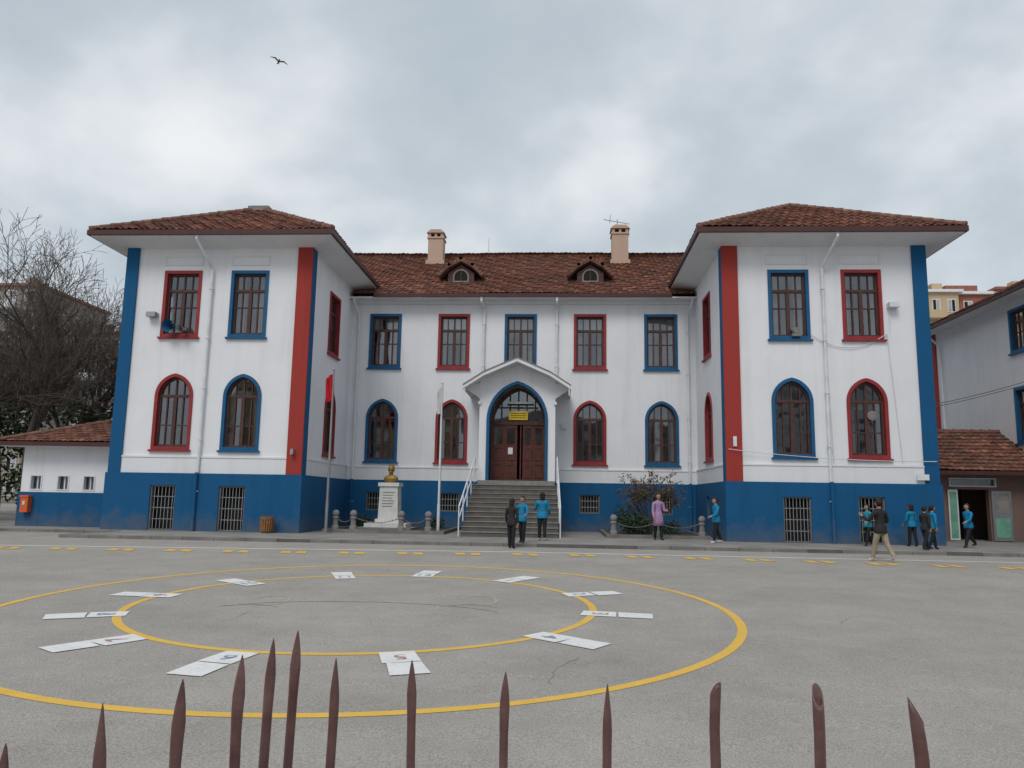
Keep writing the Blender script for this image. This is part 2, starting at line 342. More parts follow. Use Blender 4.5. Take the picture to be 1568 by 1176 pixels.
# ---- roofs
SL=.55;ln=math.hypot(1,SL)
EZ=11.10;OV=1.05
caps=MB();sof=MB()
def pn(p,q,r,keep):
    no=(Vector(q)-Vector(p)).cross(Vector(r)-Vector(p)).normalized()
    if no.dot(Vector(keep)-Vector(p))>0: no=-no
    return (Vector(p),no)
def vp(p,q,keep):
    p=Vector(p);q=Vector(q);return pn(p,q,p+Vector((0,0,1)),keep)
for sgn in(-1,1):
    xa,xb=sorted((sgn*(XI-OV),sgn*(XO+OV)));ya,yb=-OV,20.9;hw=(xb-xa)/2;xm=(xa+xb)/2;zr=EZ+SL*hw
    A1=Vector((xm,ya+hw,zr));A2=Vector((xm,yb-hw,zr))
    c=[(xa,ya),(xb,ya),(xb,yb),(xa,yb)]
    e=lambda i:Vector((c[i][0],c[i][1],EZ))
    mid=lambda i,j:(e(i)+e(j))/2
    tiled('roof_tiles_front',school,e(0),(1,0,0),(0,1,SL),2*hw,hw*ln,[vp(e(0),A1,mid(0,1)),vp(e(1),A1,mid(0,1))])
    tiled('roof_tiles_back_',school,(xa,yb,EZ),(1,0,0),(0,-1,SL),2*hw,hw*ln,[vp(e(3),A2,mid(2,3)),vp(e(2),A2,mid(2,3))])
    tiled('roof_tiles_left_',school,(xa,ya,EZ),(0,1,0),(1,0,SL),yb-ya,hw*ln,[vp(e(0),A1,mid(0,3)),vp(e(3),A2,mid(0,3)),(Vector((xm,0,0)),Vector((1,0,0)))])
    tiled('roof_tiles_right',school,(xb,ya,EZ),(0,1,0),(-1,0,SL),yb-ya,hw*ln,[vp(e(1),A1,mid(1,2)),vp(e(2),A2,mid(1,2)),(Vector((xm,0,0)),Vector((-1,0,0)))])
    for a,b in((e(0),A1),(e(1),A1),(e(3),A2),(e(2),A2),(A1,A2)): ridge(caps,a+Vector((0,0,.07)),b+Vector((0,0,.07)),RIDGE)
    g=.06;z0,z1=EZ-.16,EZ+.03
    sof.box(xa-g,xb+g,ya-g,ya+.04,z0,z1,GUT);sof.box(xa-g,xa+.04,ya+.041,yb,z0,z1,GUT);sof.box(xb-.04,xb+g,ya+.041,yb,z0,z1,GUT)
    wx0,wx1=sorted((sgn*XI,sgn*XO));zi=TOPW-.03;ze=EZ-.20
    O=[(xa+.04,ya+.04),(xb-.04,ya+.04),(xb-.04,yb-.04),(xa+.04,yb-.04)];I=[(wx0,0),(wx1,0),(wx1,20),(wx0,20)]
    for i in range(4):
        j=(i+1)%4
        sof.poly([(*O[i],ze),(*O[j],ze),(*I[j],zi),(*I[i],zi)],TRIMW)
        sof.poly([(*O[i],ze),(*O[j],ze),(*O[j],ze+.1),(*O[i],ze+.1)],TRIMW)
ye=5.42;me_z=10.40;yr=12.9;zr=me_z+SL*(yr-ye)
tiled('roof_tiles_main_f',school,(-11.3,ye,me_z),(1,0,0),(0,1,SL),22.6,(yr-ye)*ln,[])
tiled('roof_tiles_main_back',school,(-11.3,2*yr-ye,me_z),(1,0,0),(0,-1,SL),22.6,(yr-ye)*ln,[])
ridge(caps,(-11.3,yr,zr+.05),(11.3,yr,zr+.05),RIDGE)
caps.build('ridge_caps',school,smooth=True)
for x in(-11.2,11.2): sof.poly([(x,ye,me_z-.05),(x,2*yr-ye,me_z-.05),(x,yr,zr-.05)],WHITE)
sof.box(-6.6,6.6,ye-.10,ye+.02,me_z-.13,me_z+.03,GUT)
sof.box(-XI,XI,ye-.02,D+.3,TOPC-.06,TOPC+.0,TRIMW)
sof.box(-XI,XI,D-.16,D-.0,TOPC-.20,TOPC-.061,TRIMW)
sof.build('eaves_and_gutters',school)
cp=MB();zc=EZ+SL*4.64
cp.box(-11.7,-10.8,3.2,4.2,zc-.2,zc+.08,STONE);cp.build('roof_cap',school)
ch=MB()
for (x0,x1,zt) in((-5.26,-4.47,15.35),(4.41,5.25,15.55)):
    ch.box(x0,x1,11.2,12.0,12.9,zt-.35,PEACH)
    ch.box(x0-.09,x1+.09,11.11,12.09,13.35,13.80,PEACH)
    ch.box(x0-.05,x1+.05,11.15,12.05,zt-.35,zt-.26,PEACH)
    for a,b in((x0,x0+.14),(x1-.14,x1),((x0+x1)/2-.06,(x0+x1)/2+.06)): ch.box(a,b,11.2,12.0,zt-.26,zt-.05,PEACH)
    ch.box(x0+.1,x1-.1,11.5,11.6,zt-.26,zt-.05,DARK)
    ch.ext([(x0-.08,zt-.05),(x1+.08,zt-.05),(x1-.12,zt+.13),(x0+.12,zt+.13)],-12.08,-11.12,PEACH,lambda u,z,w_:(u,-w_,z))
ch.build('chimneys',school)
dm=MB()
for xc in(-2.95,3.13):
    fr=front(7.35);hw=.62
    pts=[(xc-hw,11.35),(xc+hw,11.35),(xc+hw,11.95),(xc,12.38),(xc-hw,11.95)]
    dm.ext(pts,-2.2,0,BROWN,fr)
    dm.ring(outline(xc-.38,xc+.38,11.5,12.14,.38,0),outline(xc-.38,xc+.38,11.5,12.14,.38,.07),-.01,.04,NOSE,fr)
    dm.ext(outline(xc-.32,xc+.32,11.55,12.08,.34,0),-.02,.012,DARK,fr)
    dm.box(xc-.02,xc+.02,11.55,12.05,.013,.03,BROWN,fr)
    for s in(-1,1):
        A=[(xc,12.58),(xc+s*.55,12.28),(xc+s*1.02,11.83)]
        for k in range(2):
            (ua,za),(ub,zb)=A[k],A[k+1]
            dm.ext([(ua,za),(ub,zb),(ub,zb-.11),(ua,za-.11)],-2.4,.28,RIDGE,fr)
            n=4
            for i in range(n+1):
                u=ua+(ub-ua)*i/n;z=za+(zb-za)*i/n;dm.tube((u,7.05,z+.02),(u,9.6,z+.02),.075,.06,RIDGE,6)
dm.build('dormers',school)
an=MB();an.tube((4.7,11.5,15.5),(4.7,11.5,16.1),.025,.025,STEEL);an.tube((4.0,11.5,16.1),(5.3,11.5,15.85),.02,.02,STEEL)
for i in range(8):
    t=i/7;x=4.0+1.3*t;z=16.1-.25*t;an.tube((x,11.2,z-.12),(x,11.8,z+.12),.014,.014,STEEL,4)
an.tube((4.3,11.5,15.9),(4.35,11.5,16.35),.015,.015,STEEL,4)
an.tube((-2.2,12.9,14.4),(-2.2,12.9,15.6),.02,.012,STEEL,5);an.build('roof_antenna',school)
dp=MB()
def down(x,y,zt,zb,kx,ky,ez,split=None):
    dp.pipe([(kx,ky,ez),(kx,ky,ez-.22),(x,y,zt),(x,y,split or zb)],.055,PIPE)
    if split: dp.pipe([(x,y-.10,split),(x,y-.10,zb)],.06,BLUE)
    z=zt-.8
    while z>zb+.4:
        dp.box(x-.075,x+.075,y-.07,y+.06,z,z+.04,PIPE);z-=1.9
down(-11.47,-.12,9.9,.1,-11.75,-OV+.05,EZ-.1,2.2);down(11.2,-.12,9.9,.1,11.5,-OV+.05,EZ-.1,2.2)
down(-1.66,D-.1,9.95,6.2,-1.75,ye-.02,me_z-.1);down(1.6,D-.1,9.95,6.2,1.6,ye-.02,me_z-.1)
down(-7.35,D-.1,9.6,.3,-7.5,ye+.05,me_z-.1,2.2);down(7.35,D-.1,9.6,.3,7.5,ye+.05,me_z-.1,2.2)
dp.build('downpipes',school)
eq=MB()
eq.box(-13.85,-13.5,-.30,-.02,8.02,8.2,STEEL);eq.box(13.45,13.8,-.30,-.02,8.42,8.6,PIPE);eq.tube((13.5,-.1,8.4),(13.5,-.1,7.6),.01,.01,PIPE,4)
# horn loudspeakers in the left window
for hx,hz,hr_,hm in((-12.88,7.62,.25,BLUEF),(-12.42,7.50,.15,STEEL)):
    eq.tube((hx,-.50,hz),(hx+.05,-.24,hz+.03),hr_,hr_*.42,hm,18,cap=False);eq.tube((hx+.05,-.24,hz+.03),(hx+.07,-.02,hz+.03),hr_*.42,hr_*.32,hm,14)
    eq.tube((hx+.03,-.30,hz+.02),(hx+.05,-.25,hz+.03),hr_*.3,hr_*.3,DARK,12)
eq.tube((12.78,.10,4.55),(12.78,.02,4.55),.17,.17,NOSE,18);eq.tube((12.78,.019,4.55),(12.78,.0,4.55),.12,.12,STONE,16)
eq.tube((10.2,-.2,7.58),(10.2,-.02,7.58),.11,.13,STONE,12);eq.box(10.05,10.35,-.2,-.03,7.37,7.47,STONE)
eq.box(1.85,2.05,D-.2,D-.01,4.5,4.75,PIPE);eq.box(7.88,8.0,-.14,-.085,3.4,3.75,PIPE)
eq.box(14.1,14.5,-.19,-.135,2.3,2.5,PIPE);eq.box(-8.0,-7.9,-.3,-.09,2.9,3.1,STEEL)
def cable(p,q,sag,r,n=14,m=PIPE):
    p=Vector(p);q=Vector(q);L=[p.lerp(q,i/n)-Vector((0,0,4*sag*(i/n)*(1-i/n))) for i in range(n+1)];eq.pipe(L,r,m,4)
cable((10.75,-.06,7.45),(13.4,-.06,7.5),.5,.014);cable((13.4,-.06,7.5),(13.7,-.06,2.9),.0,.012);cable((11.25,-.06,7.1),(11.35,-.06,2.9),.0,.012)
cable((7.7,-.16,3.3),(14.8,-.16,2.95),.12,.012)
eq.build('wall_equipment',school)
# ---- portal
po=MB();YF=3.9;fr=front(YF);ZA=6.28;RP=1.62
o=outline(-1.27,1.27,ZP,ZA,RP,0);inn=outline(-1.27,1.27,ZP,ZA,RP,.12)
inn[0]=(-1.15,ZP);inn[1]=(1.15,ZP)
wall('porch_front',school,fr,[(-1.57,ZP-.0),(1.57,ZP-.0),(1.57,6.30),(0,6.98),(-1.57,6.30)],[outline(-1.2,1.2,ZP+.004,ZA-.06,RP-.06,0)],.3,WHITE)
po.ring(o,inn,-.28,.05,BLUEF,fr)
po.box(-1.57,-1.30,YF+.302,D,ZP,6.25,WHITE);po.box(1.30,1.57,YF+.302,D,ZP,6.25,WHITE)
po.box(-1.57,1.57,3.6,D-.13,.05,ZP-.003,STONE)
for s in(-1,1):
    A=[(0,7.14),(s*1.35,6.55),(s*2.2,6.0)]
    for k in range(2):
        (ua,za),(ub,zb)=A[k],A[k+1]
        po.ext([(ua,za),(ub,zb),(ub,zb-.15),(ua,za-.15)],-(D-YF),.75,TRIMW,fr)
        po.ext([(ua,za+.04),(ub,zb+.04),(ub,zb+.004),(ua,za+.004)],-(D-YF),.79,STONE,fr)
    po.ext([(s*1.572,6.2),(s*2.1,6.02),(s*2.1,5.92),(s*1.572,5.55)],-.1,.05,TRIMW,fr)
    po.tube((s*2.13,3.2,6.0),(s*2.13,3.2,5.6),.03,.03,PIPE)
    po.box(s*1.57-.06,s*1.57+.06,YF-.09,YF-.001,5.3,5.42,TRIMW)
fd=front(4.9)
po.ring(outline(-1.15,1.15,ZP,6.15,1.5,0),outline(-1.15,1.15,ZP,6.15,1.5,.09),-.05,.05,BROWN,fd)
po.ext(outline(-1.1,1.1,4.62,6.1,1.45,0),-.03,-.01,GLASS,fd)
po.box(-1.15,1.15,4.55,4.72,-.05,.07,BROWN,fd)
for u in(-.72,-.36,0,.36,.72): po.box(u-.03,u+.03,4.72,6.1-abs(u)*.45-.05,-.03,.04,BROWN,fd)
po.box(-.85,.85,5.25,5.31,-.03,.045,BROWN,fd)
po.box(-.4,.40,4.75,5.12,.10,.14,YEL,fd)
for k in range(3): po.box(-.33,.33,4.83+.09*k,4.855+.09*k,.14,.145,DARK,fd)
po.box(-.5,.65,5.42,5.50,.2,.3,CLOTHW,fd)
leaves=((-1.1,-.58,0),(-.57,-.04,.02),(.20,.62,.02),(.63,1.1,0))
for a,b,w in leaves:
    po.box(a,b,ZP,4.55,-.05,w,DOORB,fd)
    for z0,z1 in((ZP+.15,2.9),(3.05,3.6)):
        po.ring([(a+.07,z0),(b-.07,z0),(b-.07,z1),(a+.07,z1)],[(a+.12,z0+.05),(b-.12,z0+.05),(b-.12,z1-.05),(a+.12,z1-.05)],w,w+.03,BROWN,fd)
    po.box(a+.09,b-.09,3.72,4.42,w+.001,w+.01,GLASS,fd)
po.box(-.42,-.22,3.3,3.58,.055,.06,CLOTHW,fd)
po.box(-1.3,1.3,6.3,6.35,ZP,6.2,DARK)
po.box(.08,.13,ZP,4.55,-.5,-.02,DOORB,front(4.9))
po.build('entrance_porch',school)
st=MB();N=12;rz=(ZP-.09)/N;td=.345;y=3.6
for i in range(N-1):
    zt=ZP-rz*(i+1);yy=y-td*(i+1)
    st.box(-1.72,1.72,yy,3.6,zt-rz,zt-.03,STEPS);st.box(-1.75,1.75,yy-.03,yy+td+.0,zt-.028,zt,NOSE)
st.build('entrance_steps',school)
hr=MB();yb=y-td*(N-1)
for s in(-1,1):
    for off in(.95,.5): hr.pipe([(s*1.66,3.5,ZP+off),(s*1.80,yb,.09+off+.1)],.026,PIPE)
    for k in range(5):
        t=k/4;yy=3.5+(yb-3.5)*t;zz=ZP+(.19-ZP)*t;xx=s*(1.66+.14*t);hr.tube((xx,yy,zz-.1),(xx,yy,zz+.95),.024,.024,PIPE,8)
hr.build('stair_railings',school)
# ================================================================= GROUND
def asphalt():
    m=mat('asphalt_court',(.310,.288,.262),.92,c2=(.365,.342,.310),scale=.35,detail=5,bump=.4,bscale=60,spec=.2)
    n=m.node_tree.nodes;l=m.node_tree.links;b=n['Principled BSDF'];src=b.inputs['Base Color'].links[0].from_socket
    tc=n.new('ShaderNodeTexCoord')
    v=n.new('ShaderNodeTexNoise');v.inputs['Scale'].default_value=60;v.inputs['Detail'].default_value=2;v.inputs['Roughness'].default_value=.8;l.new(tc.outputs['Object'],v.inputs['Vector'])
    mr=n.new('ShaderNodeMapRange');mr.inputs[1].default_value=.35;mr.inputs[2].default_value=.65;mr.inputs[3].default_value=.70;mr.inputs[4].default_value=1.27;l.new(v.outputs[0],mr.inputs[0])
    s=n.new('ShaderNodeTexNoise');s.inputs['Scale'].default_value=1.1;s.inputs['Detail'].default_value=7;s.inputs['Roughness'].default_value=.75;l.new(tc.outputs['Object'],s.inputs['Vector'])
    m2=n.new('ShaderNodeMapRange');m2.inputs[1].default_value=.3;m2.inputs[2].default_value=.7;m2.inputs[3].default_value=.88;m2.inputs[4].default_value=1.08;l.new(s.outputs[0],m2.inputs[0])
    mu=n.new('ShaderNodeMath');mu.operation='MULTIPLY';l.new(mr.outputs[0],mu.inputs[0]);l.new(m2.outputs[0],mu.inputs[1])
    vo=n.new('ShaderNodeTexVoronoi');vo.inputs['Scale'].default_value=.55;l.new(tc.outputs['Object'],vo.inputs['Vector'])
    m4=n.new('ShaderNodeMapRange');m4.inputs[1].default_value=.03;m4.inputs[2].default_value=.16;m4.inputs[3].default_value=.90;m4.inputs[4].default_value=1;l.new(vo.outputs['Distance'],m4.inputs[0])
    mu2=n.new('ShaderNodeMath');mu2.operation='MULTIPLY';l.new(mu.outputs[0],mu2.inputs[0]);l.new(m4.outputs[0],mu2.inputs[1])
    mm=n.new('ShaderNodeMix');mm.data_type='RGBA';mm.blend_type='MULTIPLY';mm.inputs[0].default_value=1;l.new(src,mm.inputs[6]);l.new(mu2.outputs[0],mm.inputs[7])
    l.new(mm.outputs[2],b.inputs['Base Color']);return m
ASPH=asphalt()
def paint(name,c,wear,soft=.12):
    m=mat(name,c,.7,.06,3);n=m.node_tree.nodes;l=m.node_tree.links;b=n['Principled BSDF'];src=b.inputs['Base Color'].links[0].from_socket
    tc=n.new('ShaderNodeTexCoord');v=n.new('ShaderNodeTexNoise');v.inputs['Scale'].default_value=13;v.inputs['Detail'].default_value=6;v.inputs['Roughness'].default_value=.8;l.new(tc.outputs['Object'],v.inputs['Vector'])
    mr=n.new('ShaderNodeMapRange');mr.inputs[1].default_value=wear;mr.inputs[2].default_value=wear+soft;l.new(v.outputs[0],mr.inputs[0])
    mm=n.new('ShaderNodeMix');mm.data_type='RGBA';l.new(mr.outputs[0],mm.inputs[0]);l.new(src,mm.inputs[6]);mm.inputs[7].default_value=(.325,.303,.277,1);l.new(mm.outputs[2],b.inputs['Base Color']);return m
PY=paint('yellow_line_paint',(.70,.43,.07),.57);PW=paint('white_line_paint',(.70,.70,.70),.54,.25)
PYF=paint('faded_yellow_paint',(.45,.40,.27),.44);PBLU=paint('blue_numeral_paint',(.25,.36,.52),.47);PRED=paint('red_numeral_paint',(.58,.25,.20),.47)
g=MB()
ys=[-600,-30,-4.5,20,600];xs=[-600,-40,0,40,600]
for a,b in zip(ys,ys[1:]):
    for c_,d_ in zip(xs,xs[1:]): g.poly([(c_,a,gz(a)),(d_,a,gz(a)),(d_,b,gz(b)),(c_,b,gz(b))],ASPH)
g.build('ground',smooth=True)
pv=MB();KY=-4.1
pv.box(-13.75,60,KY+.15,40,-.2,.09,GREYC);pv.box(-60,-13.751,-.9,40,-.2,.088,GREYC)
pv.build('pavement')
kb=MB();x=-13.9
while x<40:
    kb.box(x,x+.985,KY+random.uniform(-.006,.006),KY+.148,-.2,.10+random.uniform(-.005,.005),KERBD if random.random()<.2 else KERB);x+=1.0
y=KY+.15
while y<-.9: kb.box(-13.9,-13.755,y,y+.78,-.2,.10,KERB);y+=.8
x=-60
while x<-14.9: kb.box(x,x+.98,-1.05,-.902,-.2,.10,KERB);x+=1
kb.build('kerb')
def conv(x,y):
    Df=y+28;k=2.03/(1.42+.026*Df);return (1.752+(x-1.752)*k,-28+Df*k)
def ringmark(mb,cx_,cy_,rx,ry,w,m,t0=0,t1=360,n=160,dz=.004):
    for i in range(n):
        a=math.radians(t0+(t1-t0)*i/n);b=math.radians(t0+(t1-t0)*(i+1)/n);P=[]
        for t,s in((a,-1),(b,-1),(b,1),(a,1)):
            X=cx_+(rx+s*w/2)*math.cos(t);Y=cy_+(ry+s*w/2)*math.sin(t);P.append((X,Y,gz(Y)+dz))
        mb.poly(P,m)
SM=(-1.31,-15.27,3.61,3.62);BG=(-1.17,-15.49,5.59,5.72)
mk=MB()
ringmark(mk,*SM,.12,PY);ringmark(mk,*BG,.13,PY,dz=.0042)
mk.build('yellow_circle_markings')
wl=MB()
L=[(-30,-8.4),(-13.6,-7.1),(.45,-5.95),(14.1,-6.0),(30,-6.3)]
for (a,b),(c_,d_) in zip(L,L[1:]):
    n=12
    for i in range(n):
        x0=a+(c_-a)*i/n;x1=a+(c_-a)*(i+1)/n;y0=b+(d_-b)*i/n;y1=b+(d_-b)*(i+1)/n
        wl.poly([(x0,y0,gz(y0)+.004),(x1,y1,gz(y1)+.004),(x1,y1+.13,gz(y1+.13)+.004),(x0,y0+.13,gz(y0+.13)+.004)],PW)
DY=[(-13.5,-7.75),(-5.05,-7.3),(1.65,-6.5),(7.3,-6.85),(12.5,-7.5),(16,-8)]
x=-13.2
while x<15.5:
    for (a,b),(c_,d_) in zip(DY,DY[1:]):
        if a<=x<=c_: yb_=b+(d_-b)*(x-a)/(c_-a)
    for dx in(0,.42):
        P=[(x+dx,yb_-.26),(x+dx+.26,yb_-.26),(x+dx+.14,yb_+.26),(x+dx-.12,yb_+.26)];wl.poly([(a,b,gz(b)+.0085) for a,b in P],PY)
    x+=1.53
wl.build('line_markings')
T=dict(a=[(-3.89,-15.02),(-3.58,-14.62),(-3.00,-15.43),(-3.33,-15.79)],b=[(-2.50,-13.40),(-2.16,-13.05),(-1.80,-14.10),(-2.11,-14.51)],c=[(-.98,-12.62),(-.56,-12.37),(-.46,-13.67),(-.91,-13.77)],d=[(.90,-13.23),(1.35,-13.25),(1.13,-14.33),(.65,-14.11)],e=[(1.84,-15.60),(2.63,-15.18),(2.68,-15.69),(1.95,-16.15)],f=[(2.11,-17.56),(2.92,-17.65),(2.85,-18.10),(2.10,-18.02)],g=[(1.61,-19.30),(2.25,-19.82),(2.04,-20.16),(1.45,-19.64)],h=[(.14,-20.70),(.48,-20.56),(.69,-21.39),(.35,-21.53)],i=[(-1.34,-20.86),(-.95,-20.92),(-.97,-21.69),(-1.37,-21.67)],j=[(-2.96,-20.79),(-2.58,-20.13),(-2.29,-20.38),(-2.71,-21.06)],k=[(-4.19,-18.96),(-3.51,-18.57),(-3.28,-19.01),(-3.95,-19.32)],l=[(-4.51,-16.81),(-3.75,-16.74),(-3.58,-17.38),(-4.35,-17.25)])
tm=MB();c0=Vector((SM[0],SM[1]));rg=random.Random(5);num=empty('painted_numerals')
for i,key in enumerate('defghijklabc'):
    P=[Vector(conv(*p)) for p in T[key]];c=sum(P,Vector((0,0)))/4
    d=(c-c0);d.normalize();t=Vector((-d.y,d.x))
    for k in(-1,1):
        cc=c+d*(.275*k);J=lambda:Vector((rg.uniform(-.02,.02),rg.uniform(-.02,.02)))
        Q=[cc-d*.262-t*.21+J(),cc+d*.262-t*.21+J(),cc+d*.262+t*.21+J(),cc-d*.262+t*.21+J()]
        tm.poly([(p.x,p.y,gz(p.y)+.009+(.001 if k>0 else 0)) for p in Q],PW)
    cc=c+d*(-.275)
    cu=bpy.data.curves.new('numeral','FONT');cu.body=str(i+1);cu.size=.36;cu.align_x='CENTER';cu.align_y='CENTER'
    cu.materials.append(PRED if i%2==0 else PBLU)
    ob=bpy.data.objects.new('numeral',cu);col.objects.link(ob);ob.parent=num
    ob.location=(cc.x,cc.y,gz(cc.y)+.0145);ob.rotation_euler=(math.atan(.026),0,math.atan2(d.y,d.x)-math.pi/2)
tm.build('white_number_panels')
fd_=MB()
for cx_,cy_ in((-2.95,-15.2),(.42,-14.7)):
    ringmark(fd_,cx_,cy_,.30,.5,.05,PYF,-100,170,40)
    for s in(-1,1):
        ringmark(fd_,cx_-.1+s*.05,cy_-.75,.42,.35,.04,PYF,20 if s>0 else 90,160 if s>0 else 230,30,dz=.0045+.001*s)
ringmark(fd_,-1.3,-16.2,2.3,1.1,.035,PYF,20,160,60,dz=.006)
fd_.build('faded_court_markings')
cr_=MB();rg=random.Random(33)
for k in range(7):
    p=Vector((rg.uniform(-9,13),rg.uniform(-20,-8)));a=rg.uniform(0,6.28)
    for i in range(rg.randint(6,16)):
        a+=rg.uniform(-.6,.6);q=p+Vector((math.cos(a),math.sin(a)))*.12;w=rg.uniform(.002,.005);nrm=Vector((-math.sin(a),math.cos(a)))*w
        cr_.poly([(v.x,v.y,gz(v.y)+.0035) for v in(p-nrm,q-nrm,q+nrm,p+nrm)],CRK);p=q
cr_.build('asphalt_cracks')
# ================================================================= side buildings
la=empty('side_annex_building')
m=MB();fr=front(1.5)
wall('annex_wall',la,fr,[(-19.3,0),(-14.97,0),(-14.97,3.2),(-19.3,3.2)],[[(a,1.47),(a+.5,1.47),(a+.5,2.07),(a,2.07)] for a in(-18.95,-17.85,-16.8,-15.9)],.25,WHITE)
m.box(-19.35,-14.97,0,1.40,.003,.05,BLUE,fr)
for a in(-18.95,-17.85,-16.8,-15.9):
    m.ring([(a,1.47),(a+.5,1.47),(a+.5,2.07),(a,2.07)],[(a+.05,1.52),(a+.45,1.52),(a+.45,2.02),(a+.05,2.02)],-.15,.02,PIPE,fr);m.box(a,a+.5,1.47,2.07,-.2,-.15,GLASS,fr);m.box(a,a+.5,1.47,2.07,-.5,-.45,DARK,fr);m.box(a+.23,a+.27,1.5,2.05,-.15,-.1,PIPE,fr)
m.box(-19.3,-19.05,1.751,9,0,3.2,WHITE);m.box(-19.3,-15,9,9.2,0,3.2,WHITE)
m.box(-20.0,-14.97,.80,.90,3.17,3.32,GUT);m.box(-20,-19.9,.9,9.8,3.17,3.32,GUT);m.box(-19.9,-14.97,.9,1.5,3.14,3.18,TRIMW)
m.build('annex_details',la)
tiled('annex_roof',la,(-20,.85,3.3),(1,0,0),(0,1,.36),5.03,4.6,[(Vector((-20,.85,3)),Vector((-1,1,0)).normalized())])
tiled('annex_roof_side',la,(-20,.85,3.3),(0,1,0),(1,0,.36),9,4.4,[(Vector((-20,.85,3)),Vector((1,-1,0)).normalized())])
m=MB();ridge(m,(-20,.85,3.38),(-15.7,5.15,4.93),RIDGE,.1);m.build('annex_hip',la)
ob=MB();ob.box(-19.05,-18.75,1.2,1.44,.62,1.2,ORANGE);ob.box(-19.08,-18.72,1.17,1.45,1.2,1.27,ORANGE);ob.box(-18.95,-18.85,1.18,1.2,.9,1.05,CLOTHW);ob.build('orange_waste_box')
ra=empty('outbuilding_with_store_doors')
m=MB();fr=front(4.0)
wall('outbuilding_wall',ra,fr,[(14.97,0),(26,0),(26,2.75),(14.97,2.75)],[[(17.45,.0),(18.65,.0),(18.65,2.1),(17.45,2.1)],[(17.15,2.2),(18.95,2.2),(18.95,2.55),(17.15,2.55)]],.25,PINK)
m.box(17.3,18.8,0,2.15,-2.5,-2.45,DARK,fr)
m.ring([(17.15,2.2),(18.95,2.2),(18.95,2.55),(17.15,2.55)],[(17.2,2.25),(18.9,2.25),(18.9,2.5),(17.2,2.5)],-.1,.03,PIPE,fr);m.box(17.2,18.9,2.2,2.55,-.2,-.12,GLASS,fr)
m.box(17.05,17.42,.12,2.08,.04,.09,PIPE,fr);m.box(17.10,17.37,.2,2.0,.09,.10,GREENP,fr)
m.box(18.70,19.45,.12,2.05,.04,.09,STEEL,fr);m.box(18.80,19.35,.25,1.0,.09,.10,GREENP,fr);m.box(18.80,19.35,1.2,1.95,.09,.10,NOSE,fr)
m.box(14.97,26,3.25,3.35,2.66,2.80,GUT);m.box(14.97,26,3.35,4.0,2.68,2.72,TRIMW)
m.box(20.2,21.3,.09,2.2,-.02,.03,GUT,fr)
m.build('outbuilding_details',ra)
tiled('outbuilding_roof',ra,(14.97,3.3,2.78),(1,0,0),(0,1,.52),11,3.9,[])
m=MB();ridge(m,(14.97,6.75,4.62),(26,6.75,4.62),RIDGE);m.box(14.97,26,6.8,7.0,0,4.5,PINK);m.build('outbuilding_ridge',ra)
rb=empty('neighbouring_school_block')
fx=faceNX(20.7);rw=MB()
wy=[(3.75,5.35),(-.3,1.3),(-4.3,-2.7)]
wall('side_wall',rb,fx,[(-12,0),(12.3,0),(12.3,10.1),(-12,10.1)],[hole(a,b,7.8,9.65,0) for a,b in wy]+[hole(a,b,4.05,6.35,0) for a,b in wy],.28,WHITE)
for a,b in wy: window(rw,fx,a,b,7.8,9.65,0,BLUEF,0,rr);window(rw,fx,a,b,4.05,6.35,0,BLUEF,0,rr)
rw.box(11.75,12.35,0,10.05,.0,.06,RED,fx);rw.box(20.7,34,12.3,12.5,0,10.1,WHITE)
rw.box(-12,12.3,0,2.0,.003,.08,BLUE,fx)
rw.box(19.85,19.95,-13,13.0,10.0,10.15,GUT);rw.box(19.95,20.7,-13,13,10.02,10.06,TRIMW)
rw.pipe([(19.95,11.3,10.05),(20.0,11.3,9.9),(20.6,11.2,9.3),(20.6,11.2,.1)],.055,PIPE)
rw.build('side_windows',rb)
tiled('side_roof',rb,(19.85,-13,10.12),(0,1,0),(1,0,.5),26,7,[])
def block(name,x0,x1,y0,y1,z1,m,floors,cols_,seed,roofm=None,s=1):
    """s=1: windows on the -Y side, s=-1: windows on the +Y side"""
    e=empty(name);b=MB();r=random.Random(seed);b.box(x0,x1,y0,y1,0,z1,m)
    b.box(x0-.4,x1+.4,y0-.4,y1+.4,z1,z1+.3,roofm or TRIMW)
    fh=z1/floors;cw=(x1-x0)/cols_;yf=y0 if s>0 else y1
    def bx(a0,a1,d0,d1,c0,c1,mm):
        ya,yb_=sorted((yf-s*d0,yf-s*d1));b.box(a0,a1,ya,yb_,c0,c1,mm)
    for i in range(floors):
        for j in range(cols_):
            cx_=x0+cw*(j+.5);zb=fh*i+.9;w=cw*.27
            bx(cx_-w,cx_+w,-.01,.05,zb,zb+1.5,PIPE);bx(cx_-w+.1,cx_-.05,.051,.09,zb+.1,zb+1.4,DARK if r.random()<.7 else CURT);bx(cx_+.05,cx_+w-.1,.051,.09,zb+.1,zb+1.4,DARK if r.random()<.7 else CURT)
        for j in range(0,cols_,3):
            cx_=x0+cw*(j+1);bx(cx_-cw*.8,cx_+cw*.8,.1,1.2,fh*i+.0,fh*i+.9,m if r.random()<.6 else TRIMW)
    for k in range(3):
        xx=x0+(x1-x0)*(k+.5)/3;b.box(xx-.6,xx+.6,y0+3,y0+4.2,z1+.3,z1+1.9,m)
    b.build('facade',e);return e
BRK=plaster('terracotta_render',(.30,.12,.085));GRB=plaster('grey_beige_render',(.30,.275,.24));OCH=plaster('ochre_render',(.52,.40,.25))
block('apartment_block',41.5,46.5,60,74,25.3,OCH,8,3,1);block('apartment_block',46.8,50.5,60.5,74,25.2,BRK,8,2,2);block('apartment_block',50.8,75,60,74,25.6,OCH,8,10,3,BRK)
